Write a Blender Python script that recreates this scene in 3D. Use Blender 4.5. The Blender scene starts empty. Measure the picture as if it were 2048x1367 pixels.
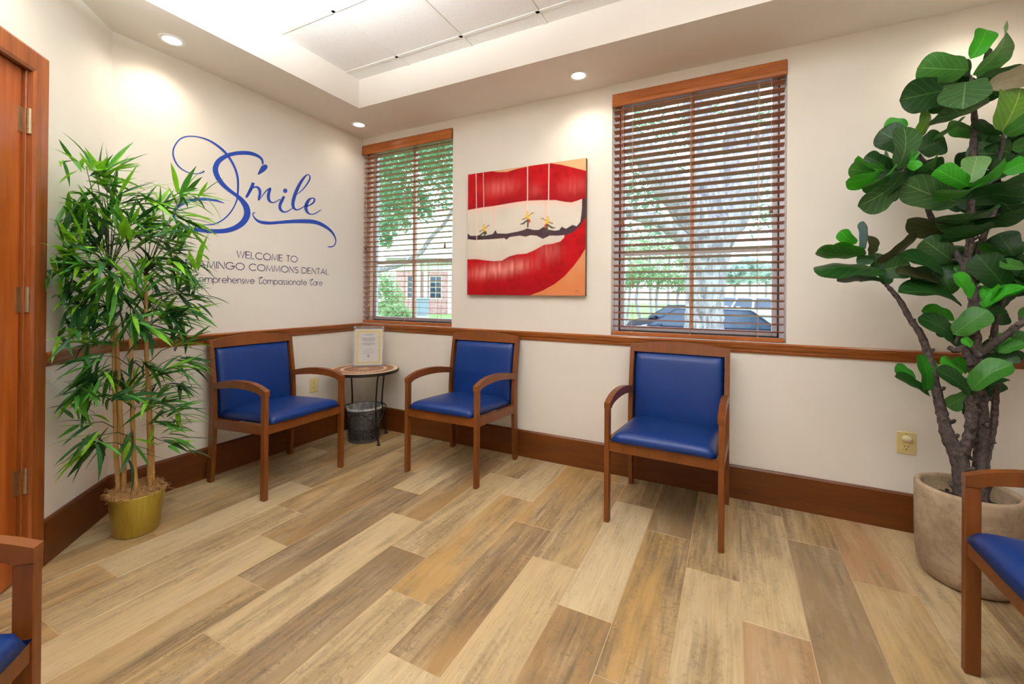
import bpy, math, random
import numpy as np
from mathutils import Vector, Matrix

S = bpy.context.scene
COL = S.collection
PI = math.pi

# ------------------------------------------------------------------ camera
F_PX, YAW, PITCH, ROLL = 860.343, -0.4711, 0.0037, 0.0077
CAM = Vector((3.0395, -2.9116, 1.2))
fw = Vector((math.sin(YAW)*math.cos(PITCH), math.cos(YAW)*math.cos(PITCH), math.sin(PITCH)))
r0 = Vector((math.cos(YAW), -math.sin(YAW), 0)); u0 = r0.cross(fw)
rt = r0*math.cos(ROLL) + u0*math.sin(ROLL); up = -r0*math.sin(ROLL) + u0*math.cos(ROLL)
cd = bpy.data.cameras.new('camera'); co = bpy.data.objects.new('camera', cd); COL.objects.link(co)
m = Matrix.Identity(4)
for i in range(3):
    m[i][0], m[i][1], m[i][2], m[i][3] = rt[i], up[i], -fw[i], CAM[i]
co.matrix_world = m
cd.sensor_width = 36; cd.lens = F_PX*36/2048; cd.shift_y = -(683.5-586.42)/2048
cd.clip_start = .05; cd.clip_end = 400
S.camera = co

# ------------------------------------------------------------------ sky, exposure
W = bpy.data.worlds.new('overcast_sky'); S.world = W; W.use_nodes = True
wn = W.node_tree.nodes; wl = W.node_tree.links
bg = wn['Background']
tc = wn.new('ShaderNodeTexCoord'); sx = wn.new('ShaderNodeSeparateXYZ'); cr = wn.new('ShaderNodeValToRGB')
wl.new(tc.outputs['Generated'], sx.inputs[0]); wl.new(sx.outputs['Z'], cr.inputs[0]); wl.new(cr.outputs[0], bg.inputs[0])
cr.color_ramp.elements[0].position = .0; cr.color_ramp.elements[0].color = (.86, .93, 1, 1)
cr.color_ramp.elements[1].position = .8; cr.color_ramp.elements[1].color = (.66, .82, 1, 1)
bg.inputs[1].default_value = SKY_STRENGTH = 3.6

S.view_settings.view_transform = 'Standard'; S.view_settings.look = 'None'
S.view_settings.gamma = 1; S.view_settings.use_curve_mapping = False
S.view_settings.exposure = 0.2
S.cycles.max_bounces = 10; S.cycles.diffuse_bounces = 6; S.cycles.transparent_max_bounces = 24
S.cycles.sample_clamp_indirect = 5; S.cycles.use_denoising = True

TROFFER = 9.5          # radiance of the added ceiling light diffusers
DOWNLIGHT = 14.0       # watts of each recessed downlight
ADDED_PENDANT = 80.0  # watts of the added bowls that brighten the recess

# ------------------------------------------------------------------ materials
def srgb(r, g, b):
    f = lambda c: (c/255/12.92) if c/255 <= .04045 else ((c/255+.055)/1.055)**2.4
    return (f(r), f(g), f(b), 1)
class NT:
    def __init__(s, name):
        s.m = bpy.data.materials.new(name); s.m.use_nodes = True
        s.n = s.m.node_tree.nodes; s.l = s.m.node_tree.links; s.b = s.n['Principled BSDF']; s.out = s.n['Material Output']
    def new(s, t, **k):
        n = s.n.new(t)
        for a, v in k.items(): setattr(n, a, v)
        return n
    def link(s, a, b): s.l.new(a, b)
    def coords(s, kind='Object', scale=(1, 1, 1), rand=False):
        t = s.new('ShaderNodeTexCoord'); mp = s.new('ShaderNodeMapping'); mp.inputs['Scale'].default_value = scale
        s.link(t.outputs[kind], mp.inputs[0])
        return mp.outputs[0]
    def noise(s, vec, scale, detail=4, rough=.55, w=None, dist=0):
        n = s.new('ShaderNodeTexNoise')
        if w is not None:
            n.noise_dimensions = '4D'; s.link(w, n.inputs['W'])
        n.inputs['Scale'].default_value = scale; n.inputs['Detail'].default_value = detail
        n.inputs['Roughness'].default_value = rough; n.inputs['Distortion'].default_value = dist
        s.link(vec, n.inputs['Vector']); return n.outputs['Fac']
    def ramp(s, fac, stops):
        r = s.new('ShaderNodeValToRGB'); e = r.color_ramp.elements
        while len(e) < len(stops): e.new(.5)
        for el, (p, c) in zip(e, stops): el.position = p; el.color = c if len(c) == 4 else tuple(c)+(1,)
        s.link(fac, r.inputs[0]); return r.outputs[0]
    def mix(s, fac, a, b, mode='MIX'):
        n = s.new('ShaderNodeMix', data_type='RGBA', blend_type=mode)
        for sock, v in ((n.inputs[0], fac), (n.inputs[6], a), (n.inputs[7], b)):
            if hasattr(v, 'links'): s.link(v, sock)
            else: sock.default_value = v
        return n.outputs[2]
    def math(s, op, a, b=0.0):
        n = s.new('ShaderNodeMath', operation=op)
        for sock, v in ((n.inputs[0], a), (n.inputs[1], b)):
            if hasattr(v, 'links'): s.link(v, sock)
            else: sock.default_value = v
        return n.outputs[0]
    def bump(s, h, strength=.2, dist=.002):
        b = s.new('ShaderNodeBump'); b.inputs['Strength'].default_value = strength; b.inputs['Distance'].default_value = dist
        s.link(h, b.inputs['Height']); s.link(b.outputs[0], s.b.inputs['Normal'])
    def color(s, c):
        if hasattr(c, 'links'): s.link(c, s.b.inputs['Base Color'])
        else: s.b.inputs['Base Color'].default_value = c
    def set(s, rough=.5, metal=0, spec=.5, **k):
        s.b.inputs['Roughness'].default_value = rough; s.b.inputs['Metallic'].default_value = metal
        s.b.inputs['Specular IOR Level'].default_value = spec
        for a, v in k.items(): s.b.inputs[a].default_value = v
        return s
def plain(name, c, rough=.5, metal=0, spec=.5, var=.06, vscale=30, bump=0):
    t = NT(name); t.set(rough, metal, spec)
    v = t.coords(); n = t.noise(v, vscale)
    d = tuple(x*(1-var) for x in c[:3])+(1,); e = tuple(min(1, x*(1+var)) for x in c[:3])+(1,)
    t.color(t.ramp(n, [(.3, d), (.7, e)]))
    if bump: t.bump(n, bump, .001)
    return t.m
def wood(name, light, dark, scale=(2, 30, 30), rough=.35, coat=.3, var=.5):
    t = NT(name); t.set(rough, 0, .3, **{'Coat Weight': coat, 'Coat Roughness': .22})
    v = t.coords('Object', scale)
    oi = t.new('ShaderNodeObjectInfo'); w = t.math('MULTIPLY', oi.outputs['Random'], 40)
    a = t.noise(v, 1.0, 6, .6, w, .4); b = t.noise(v, 4.5, 4, .6, w)
    f = t.math('ADD', t.math('MULTIPLY', a, .7), t.math('MULTIPLY', b, .3))
    t.color(t.ramp(f, [(.5-var*.32, dark), (.5+var*.26, light)])); t.bump(b, .08, .001)
    return t.m
M = {}
M['wall'] = plain('wall_paint', srgb(233, 227, 218), .75, 0, .25, .012, 6)
M['ceiling'] = plain('ceiling_paint', srgb(234, 228, 220), .85, 0, .2, .01, 5)
M['white_trim'] = plain('white_metal', srgb(238, 238, 236), .4, 0, .5, .01)
M['frame'] = plain('window_aluminium', srgb(232, 232, 242), .45, 0, .5, .02)
M['gasket'] = plain('black_gasket', srgb(22, 22, 30), .6)
M['mullion'] = plain('bronze_mullion', srgb(214, 176, 152), .5)
M['oak_trim'] = wood('stained_trim_wood', srgb(158, 90, 38), srgb(110, 54, 16), (3, 45, 45), .32, .35)
M['oak_trim_y'] = wood('stained_trim_wood_along_wall', srgb(152, 86, 38), srgb(106, 52, 16), (45, 3, 45), .32, .35)
M['base'] = wood('baseboard_wood', srgb(104, 53, 10), srgb(70, 33, 5), (2, 22, 22), .45, .1, .7)
M['base_y'] = wood('baseboard_wood_along_wall', srgb(102, 52, 10), srgb(68, 32, 5), (22, 2, 22), .45, .1, .7)
M['door'] = wood('door_veneer', srgb(178, 92, 34), srgb(128, 56, 16), (14, 14, 1.1), .3, .5)
M['casing'] = wood('door_casing_wood', srgb(156, 84, 36), srgb(110, 52, 18), (25, 25, 1.5), .28, .5)
M['chair_wood'] = wood('chair_wood', srgb(118, 63, 20), srgb(86, 43, 9), (16, 16, 3), .4, .15, .7)
M['slat'] = wood('blind_slat_wood', srgb(166, 94, 56), srgb(132, 68, 38), (3, 40, 40), .4, .15)
M['valance'] = wood('blind_valance_wood', srgb(176, 100, 42), srgb(128, 66, 22), (3, 50, 50), .35, .3)
M['cord'] = plain('blind_cord', srgb(190, 150, 120), .7)
M['brass'] = plain('aged_hinge_metal', srgb(170, 150, 118), .35, .9, .5, .1)
M['ivory'] = plain('ivory_plastic', srgb(222, 204, 142), .35, 0, .5, .01)
M['black_slot'] = plain('socket_slot', srgb(40, 34, 24), .6)
M['clear_cap'] = plain('cloudy_plastic', srgb(232, 220, 186), .25, 0, .5, .01)
M['black_iron'] = plain('black_iron', srgb(34, 28, 26), .45, .5, .5, .1)
M['grey_tin'] = plain('grey_basket_metal', srgb(74, 72, 72), .45, .6, .5, .1)
M['mosaic'] = plain('brown_mosaic_stone', srgb(150, 98, 66), .35, 0, .5, .3, 40)
M['mosaic_gold'] = plain('golden_mosaic_stone', srgb(176, 128, 84), .3, 0, .5, .3, 30)
M['cream_stone'] = plain('cream_stone', srgb(226, 198, 166), .35, 0, .5, .05, 40)
M['paper'] = plain('white_paper', srgb(238, 230, 226), .8, 0, .2, .01)
M['paper_yellow'] = plain('yellow_print', srgb(242, 214, 128), .8, 0, .2, .03)
M['ink'] = plain('grey_print', srgb(120, 112, 120), .8, 0, .2, .02)
M['decal_blue'] = plain('blue_vinyl_lettering', srgb(24, 62, 158), .5, 0, .4, .03)
M['decal_navy'] = plain('dark_vinyl_lettering', srgb(44, 36, 84), .5, 0, .4, .03)
M['canvas_edge'] = plain('dark_canvas_edge', srgb(84, 76, 62), .8)
M['soil'] = plain('potting_soil', srgb(52, 44, 36), .95, 0, .2, .4, 80, .5)
M['moss'] = plain('dried_moss', srgb(186, 146, 98), .9, 0, .2, .35, 60)
M['grout'] = plain('floor_grout', srgb(184, 158, 122), .8, 0, .2, .05)
def vinyl():
    t = NT('blue_vinyl_upholstery'); t.set(.40, 0, .38)
    v = t.coords(); n = t.noise(v, 420, 2); k = t.noise(v, 5, 2)
    t.color(t.ramp(k, [(.3, srgb(2, 38, 97)), (.7, srgb(4, 43, 106))])); t.bump(n, .12, .0006)
    return t.m
M['vinyl'] = vinyl()
def gold():
    t = NT('brushed_gold'); t.set(.36, .7, .5)
    n = t.noise(t.coords('Object', (60, 60, 2)), 1, 3)
    t.color(t.ramp(n, [(.3, srgb(176, 158, 64)), (.7, srgb(194, 176, 82))])); return t.m
M['gold'] = gold()
def concrete():
    t = NT('weathered_concrete'); t.set(.82, 0, .25)
    v = t.coords(); a = t.noise(v, 5, 6, .65, None, .6); b = t.noise(v, 45, 4)
    c = t.ramp(a, [(.3, srgb(132, 110, 88)), (.5, srgb(162, 141, 116)), (.72, srgb(184, 164, 140))])
    t.color(t.mix(t.ramp(b, [(.35, (.35, .35, .35)), (.5, (0, 0, 0))]), c, srgb(112, 94, 76))); t.bump(b, .25, .002)
    return t.m
M['concrete'] = concrete()
def bark(name, light, dark, scale=(30, 30, 9), strength=.8, dist=.01):
    t = NT(name); t.set(.85, 0, .25)
    v = t.coords('Object', scale); a = t.noise(v, 1, 6, .65, None, .5)
    t.color(t.ramp(a, [(.34, dark), (.62, light)])); t.bump(a, strength, dist); return t.m
M['fig_bark'] = bark('fig_bark', srgb(92, 80, 76), srgb(42, 35, 35), (60, 60, 60), .7, .006)
M['oak_bark'] = bark('oak_bark', srgb(190, 184, 184), srgb(112, 108, 114), (16, 16, 5), 1, .03)
M['twig'] = plain('bamboo_twig', srgb(70, 74, 44), .7)
def cane():
    t = NT('bamboo_cane'); t.set(.4, 0, .45)
    v = t.coords('Object', (20, 20, 3)); a = t.noise(v, 1, 4)
    t.color(t.ramp(a, [(.3, srgb(158, 116, 62)), (.7, srgb(204, 162, 98))])); return t.m
M['cane'] = cane()
def leafmat(name, c, vein=None, trans=.25, rough=.42):
    t = NT(name); t.set(rough, 0, .32)
    tcn = t.new('ShaderNodeTexCoord'); sp = t.new('ShaderNodeSeparateXYZ'); t.link(tcn.outputs['UV'], sp.inputs[0])
    base = t.noise(t.coords('Object'), 9, 3)
    d = tuple(x*.78 for x in c[:3])+(1,); e = tuple(min(1, x*1.18) for x in c[:3])+(1,)
    col = t.ramp(base, [(.3, d), (.7, e)])
    if vein:
        au = t.math('ABSOLUTE', t.math('SUBTRACT', sp.outputs[0], .5))
        mid = t.math('LESS_THAN', au, .014)
        fr = t.math('FRACT', t.math('SUBTRACT', t.math('MULTIPLY', sp.outputs[1], 6.5), t.math('MULTIPLY', au, 4.5)))
        side = t.math('LESS_THAN', t.math('ABSOLUTE', t.math('SUBTRACT', fr, .5)), .035)
        col = t.mix(t.math('MULTIPLY', t.math('MAXIMUM', mid, t.math('MULTIPLY', side, .6)), .7), col, vein)
        t.bump(t.math('MAXIMUM', mid, side), .3, .002)
    t.color(col)
    tr = t.new('ShaderNodeBsdfTranslucent'); mx = t.new('ShaderNodeMixShader'); mx.inputs[0].default_value = trans
    t.link(col, tr.inputs[0]); t.link(t.b.outputs[0], mx.inputs[1]); t.link(tr.outputs[0], mx.inputs[2]); t.link(mx.outputs[0], t.out.inputs[0])
    return t.m
FC = dict(d=((22, 60, 18), (74, 122, 52)), m=((50, 108, 34), (112, 150, 84)), b=((52, 150, 28), (112, 186, 74)), b2=((36, 116, 26), (90, 156, 58)),
          g=((54, 90, 46), (130, 160, 104)), p=((108, 150, 86), (170, 196, 140)), y=((92, 138, 44), (176, 190, 96)), t=((142, 130, 104), (170, 160, 130)),
          t2=((54, 60, 32), (96, 98, 62)), u=((86, 116, 118), (150, 170, 160)))
for k, (a, b) in FC.items(): M['fig_'+k] = leafmat('fig_leaf_'+k, srgb(*a), srgb(*b))  # own leaf greens, with some light and shade put into the tones
M['bam_0'] = leafmat('bamboo_leaf_lime', srgb(122, 186, 36), None, .3)
M['bam_1'] = leafmat('bamboo_leaf_green', srgb(66, 130, 42), None, .2)
M['bam_2'] = leafmat('bamboo_leaf_deep', srgb(38, 84, 40), None, .12)
M['tree_leaf'] = leafmat('tree_leaf', srgb(128, 172, 128), None, .5, .5)
M['oak_leaf'] = leafmat('oak_leaf', srgb(132, 168, 134), None, .5, .5)
M['shrub_leaf'] = leafmat('shrub_leaf', srgb(164, 190, 140), None, .5, .5)
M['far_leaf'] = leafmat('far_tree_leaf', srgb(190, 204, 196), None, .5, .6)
def glass(name, tint=(.93, .97, 1, 1), gl=.06):
    t = NT(name)
    tr = t.new('ShaderNodeBsdfTransparent'); tr.inputs[0].default_value = tint
    g = t.new('ShaderNodeBsdfGlossy'); g.inputs['Roughness'].default_value = .03
    fr = t.new('ShaderNodeLayerWeight'); fr.inputs[0].default_value = .25
    mx = t.new('ShaderNodeMixShader'); t.link(t.math('ADD', t.math('MULTIPLY', fr.outputs['Fresnel'], .5), gl*.3), mx.inputs[0])
    t.link(tr.outputs[0], mx.inputs[1]); t.link(g.outputs[0], mx.inputs[2]); t.link(mx.outputs[0], t.out.inputs[0]); return t.m
M['glass'] = glass('window_glass'); M['acrylic'] = glass('clear_acrylic', (.94, .95, .96, 1), .2)
def liner():
    t = NT('plastic_liner'); t.set(.3, 0, .5); n = t.noise(t.coords('Object', (30, 30, 12)), 1, 4)
    t.color(t.ramp(n, [(.35, srgb(120, 120, 122)), (.65, srgb(208, 206, 204))])); t.bump(n, .6, .01); return t.m
M['liner'] = liner()
def emit(name, c, s):
    t = NT(name); e = t.new('ShaderNodeEmission'); e.inputs[0].default_value = c; e.inputs[1].default_value = s
    t.link(e.outputs[0], t.out.inputs[0]); return t.m
M['lamp_warm'] = emit('downlight_lens', (1, .84, .62, 1), 9)
M['added_pendant_lens'] = emit('added_pendant_lens', (1, .95, .88, 1), 6)
M['diffuser'] = emit('added_troffer_diffuser', (1, .985, .96, 1), TROFFER)
def floor_tile():
    t = NT('wood_look_tile'); t.set(.34, 0, .42)
    oi = t.new('ShaderNodeObjectInfo'); w = t.math('MULTIPLY', oi.outputs['Random'], 60); w2 = t.math('ADD', w, 7.3)
    base = oi.outputs['Color']; al = oi.outputs['Alpha']
    K, Wh = (0, 0, 0), (1, 1, 1)
    def mask(scale, lo, hi, ww, detail=4, dist=.3, rough=.6): return t.ramp(t.noise(t.coords('Object', scale), 1, detail, rough, ww, dist), [(lo, K), (hi, Wh)])
    # pale worn areas and warm areas, long along the plank
    col = t.mix(t.math('MULTIPLY', mask((7, 1.3, 1), .47, .64, w), .5), base, (.60, .475, .305, 1))
    col = t.mix(t.math('MULTIPLY', mask((5, 2.2, 1), .5, .66, w2), .45), col, (.44, .285, .13, 1))
    # weathered brown-grey streaks, only inside patches
    patch = t.math('MULTIPLY', mask((6, 1.1, 1), .41, .57, w2), al)
    streak = mask((46, 3.2, 1), .36, .62, w, 5)
    col = t.mix(t.math('MULTIPLY', t.math('MULTIPLY', patch, streak), .92), col, (.115, .078, .044, 1))
    # crackled knots and cross saw marks in the same patches
    crack = mask((30, 24, 1), .52, .60, w, 6, 1.6, .72)
    col = t.mix(t.math('MULTIPLY', t.math('MULTIPLY', patch, crack), .72), col, (.13, .085, .046, 1))
    saw = mask((4, 95, 1), .5, .62, w2, 3)
    col = t.mix(t.math('MULTIPLY', t.math('MULTIPLY', t.math('MULTIPLY', saw, patch), t.math('GREATER_THAN', al, .9)), .45), col, (.2, .15, .1, 1))
    spots = mask((70, 16, 1), .60, .68, w2, 3)
    col = t.mix(t.math('MULTIPLY', spots, .35), col, (.22, .15, .09, 1))
    grain = t.noise(t.coords('Object', (130, 5, 1)), 1, 4, .6, w)
    col = t.mix(t.math('MULTIPLY', t.ramp(grain, [(.38, Wh), (.56, K)]), .28), col, (.28, .19, .11, 1))
    t.color(col); t.bump(grain, .06, .001)
    t.link(t.math('ADD', t.math('MULTIPLY', streak, .12), .30), t.b.inputs['Roughness'])
    return t.m
M['tile'] = floor_tile()
def acoustic():
    t = NT('acoustic_tile'); t.set(.95, 0, .1)
    v = t.coords(); n = t.noise(v, 260, 2, .5); k = t.noise(v, 90, 3)
    c = t.mix(t.ramp(n, [(.63, (0, 0, 0)), (.68, (1, 1, 1))]), (.9, .9, .89, 1), (.5, .5, .49, 1))
    t.color(c); t.bump(k, .3, .002); return t.m
M['acoustic'] = acoustic()
M['grid'] = plain('ceiling_grid_paint', srgb(240, 240, 236), .5, 0, .4, .01)
def ground():
    t = NT('lawn_grass'); t.set(.95, 0, .1); n = t.noise(t.coords('Object', (1, 1, 1)), 3, 6)
    t.color(t.ramp(n, [(.3, srgb(128, 164, 92)), (.7, srgb(164, 190, 124))])); return t.m
M['lawn'] = ground()
M['asphalt'] = plain('parking_asphalt', srgb(168, 166, 168), .9, 0, .2, .08, 8)
M['car_dark'] = plain('dark_blue_car_paint', srgb(18, 34, 62), .2, .3, .6, .02)
M['car_black'] = plain('black_car_paint', srgb(12, 24, 42), .2, .3, .6, .02)
M['car_silver'] = plain('silver_car_paint', srgb(206, 212, 226), .25, .3, .6, .02)
M['car_glass'] = plain('dark_car_glass', srgb(40, 62, 84), .06, 0, .8, .02)
M['tyre'] = plain('tyre_rubber', srgb(32, 32, 36), .8)
M['alloy'] = plain('alloy_wheel', srgb(190, 196, 206), .3, .7)
M['tail_light'] = plain('red_tail_light', srgb(226, 44, 58), .2)
M['head_light'] = plain('clear_headlight', srgb(226, 232, 240), .1)
def brickmat():
    t = NT('pink_brick'); t.set(.85, 0, .2); n = t.noise(t.coords(), 4, 3)
    t.color(t.ramp(n, [(.3, srgb(186, 140, 136)), (.7, srgb(216, 176, 170))])); return t.m
M['brick'] = brickmat()
M['stucco'] = plain('cream_stucco', srgb(226, 222, 212), .85, 0, .2, .03)
M['roof'] = plain('pale_roof_shingles', srgb(196, 196, 196), .85, 0, .2, .06, 3)
M['eave'] = plain('olive_eave_board', srgb(138, 142, 116), .7)
M['ac'] = plain('grey_blue_cabinet_metal', srgb(150, 164, 178), .5)
M['wood_pot_dark'] = M['black_iron']

# ------------------------------------------------------------------ geometry helpers
class MB:
    def __init__(s): s.v = []; s.f = []; s.uv = None
    def add(s, v, f):
        o = len(s.v); s.v += [tuple(p) for p in v]; s.f += [tuple(i+o for i in q) for q in f]; return s
    def box(s, a, b, mat=None):
        x0, y0, z0 = a; x1, y1, z1 = b
        v = [Vector((x, y, z)) for z in (z0, z1) for y in (y0, y1) for x in (x0, x1)]
        if mat is not None: v = [mat @ p for p in v]
        return s.add(v, [(0, 2, 3, 1), (4, 5, 7, 6), (0, 1, 5, 4), (2, 6, 7, 3), (0, 4, 6, 2), (1, 3, 7, 5)])
    def bbox(s, a, b, c=.004, mat=None):            # box with chamfered edges
        A = Vector(a); B = Vector(b); cen = (A+B)/2; h = (B-A)/2; c = min(c, min(h)*.9)
        v = []; idx = {}
        for sx_ in (-1, 1):
            for sy_ in (-1, 1):
                for sz_ in (-1, 1):
                    for ax in range(3):
                        p = Vector((sx_*(h.x-(0 if ax == 0 else c)), sy_*(h.y-(0 if ax == 1 else c)), sz_*(h.z-(0 if ax == 2 else c))))+cen
                        idx[(sx_, sy_, sz_, ax)] = len(v); v.append(mat @ p if mat is not None else p)
        f = []
        sg = (-1, 1)
        for ax in range(3):
            o = [i for i in range(3) if i != ax]
            for s0 in sg:
                q = []
                for a1, a2 in ((-1, -1), (1, -1), (1, 1), (-1, 1)):
                    k = [0, 0, 0]; k[ax] = s0; k[o[0]] = a1; k[o[1]] = a2; q.append(idx[(k[0], k[1], k[2], ax)])
                f.append(q if (s0 > 0) == (ax != 1) else q[::-1])
            for a1 in sg:                            # edges parallel to ax
                for a2 in sg:
                    q = []
                    for s0, kk in ((-1, o[0]), (1, o[0]), (1, o[1]), (-1, o[1])):
                        k = [0, 0, 0]; k[ax] = s0; k[o[0]] = a1; k[o[1]] = a2; q.append(idx[(k[0], k[1], k[2], kk)])
                    f.append(q)
        for a in sg:
            for b_ in sg:
                for c_ in sg: f.append([idx[(a, b_, c_, 0)], idx[(a, b_, c_, 1)], idx[(a, b_, c_, 2)]])
        return s.add(v, f)
    def prism(s, poly, fn0, fn1):                    # poly: 2d points, fn maps (a,b)->3d on both caps
        n = len(poly); v = [fn0(*p) for p in poly]+[fn1(*p) for p in poly]
        return s.add(v, [tuple(range(n))[::-1], tuple(range(n, 2*n))]+[(i, (i+1) % n, n+(i+1) % n, n+i) for i in range(n)])
    def tube(s, pts, rad, n=8, cap=True):
        P = [Vector(p) for p in pts]; R = rad if hasattr(rad, '__len__') else [rad]*len(P)
        ref = Vector((0, 0, 1)); t0 = (P[1]-P[0]).normalized()
        if abs(t0.dot(ref)) > .95: ref = Vector((1, 0, 0))
        a = t0.cross(ref).normalized(); v = []
        for i, p in enumerate(P):
            t = (P[min(i+1, len(P)-1)]-P[max(i-1, 0)]).normalized()
            a = (a-t*a.dot(t)).normalized(); b = t.cross(a)
            for k in range(n):
                th = 2*PI*k/n; v.append(p+(a*math.cos(th)+b*math.sin(th))*R[i])
        f = [(i*n+k, i*n+(k+1) % n, (i+1)*n+(k+1) % n, (i+1)*n+k) for i in range(len(P)-1) for k in range(n)]
        if cap: f += [tuple(range(n))[::-1], tuple((len(P)-1)*n+k for k in range(n))]
        return s.add(v, f)
    def lathe(s, prof, n=32, c=(0, 0, 0), close=False):
        v = []; f = []
        for r, z in prof:
            for k in range(n): v.append((c[0]+r*math.cos(2*PI*k/n), c[1]+r*math.sin(2*PI*k/n), c[2]+z))
        for i in range(len(prof)-1):
            for k in range(n): f.append((i*n+k, i*n+(k+1) % n, (i+1)*n+(k+1) % n, (i+1)*n+k))
        if prof[0][0] > 1e-6 and close: f.append(tuple(range(n))[::-1])
        if prof[-1][0] > 1e-6 and close: f.append(tuple((len(prof)-1)*n+k for k in range(n)))
        return s.add(v, f)
    def grid(s, fn, nu, nv):
        v = [fn(i/nu, j/nv) for j in range(nv+1) for i in range(nu+1)]
        return s.add(v, [(j*(nu+1)+i, j*(nu+1)+i+1, (j+1)*(nu+1)+i+1, (j+1)*(nu+1)+i) for j in range(nv) for i in range(nu)])
    def mesh(s, name, mat, smooth=False):
        me = bpy.data.meshes.new(name); me.from_pydata([tuple(p) for p in s.v], [], s.f)
        if mat is not None: me.materials.append(M[mat] if isinstance(mat, str) else mat)
        if s.uv is not None:
            l = me.uv_layers.new(name='UVMap'); li = np.empty(len(me.loops), int); me.loops.foreach_get('vertex_index', li)
            l.data.foreach_set('uv', np.array(s.uv, dtype=np.float32)[li].ravel())
        if smooth: me.shade_smooth()
        me.update(); return me
    def obj(s, name, mat, parent=None, smooth=False, kind=None, loc=None, label=None):
        o = bpy.data.objects.new(name, s.mesh(name, mat, smooth)); COL.objects.link(o)
        if loc is not None: o.location = loc
        if parent is not None: o.parent = parent
        if kind: o['kind'] = kind
        if label: o['label'] = label
        return o
def fix_normals(o):
    import bmesh
    b = bmesh.new(); b.from_mesh(o.data); bmesh.ops.recalc_face_normals(b, faces=b.faces); b.to_mesh(o.data); b.free(); return o
def smooth_angle(o, ang=40):
    me = o.data; me.shade_smooth()
    try: me.set_sharp_from_angle(angle=math.radians(ang))
    except Exception: pass
    return o
def tag(o, label, cat, group=None, kind=None):
    o['label'] = label; o['category'] = cat
    if group: o['group'] = group
    if kind: o['kind'] = kind
    return o
def thing(name, label, cat, loc=(0, 0, 0), rz=0, group=None):
    o = bpy.data.objects.new(name, None); COL.objects.link(o); o.location = loc; o.rotation_euler = (0, 0, rz); o.empty_display_size = .05
    return tag(o, label, cat, group)
def dup(root, loc, rz, label, extra=None):
    r = root.copy(); COL.objects.link(r); r.location = loc; r.rotation_euler = (0, 0, rz); r['label'] = label
    for ch in list(root.children):
        c = ch.copy(); COL.objects.link(c); c.parent = r; c.matrix_parent_inverse = ch.matrix_parent_inverse.copy()
        for g in list(ch.children):
            d = g.copy(); COL.objects.link(d); d.parent = c; d.matrix_parent_inverse = g.matrix_parent_inverse.copy()
    return r
def struct(name, mb, mat, parent=None, smooth=False):
    return mb.obj(name, mat, parent, smooth, 'structure')
def clip(poly, conv):                                # convex clip, conv counter-clockwise
    out = poly
    for i in range(len(conv)):
        a = conv[i]; b = conv[(i+1) % len(conv)]; inp = out; out = []
        ins = lambda p: (b[0]-a[0])*(p[1]-a[1])-(b[1]-a[1])*(p[0]-a[0]) >= -1e-9
        for j in range(len(inp)):
            p = inp[j]; q = inp[(j+1) % len(inp)]
            if ins(p): out.append(p)
            if ins(p) != ins(q):
                d1 = (b[0]-a[0])*(p[1]-a[1])-(b[1]-a[1])*(p[0]-a[0]); d2 = (b[0]-a[0])*(q[1]-a[1])-(b[1]-a[1])*(q[0]-a[0])
                t = d1/(d1-d2); out.append((p[0]+(q[0]-p[0])*t, p[1]+(q[1]-p[1])*t))
        if not out: return []
    return out
random.seed(7); RNG = np.random.default_rng(7)

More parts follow.
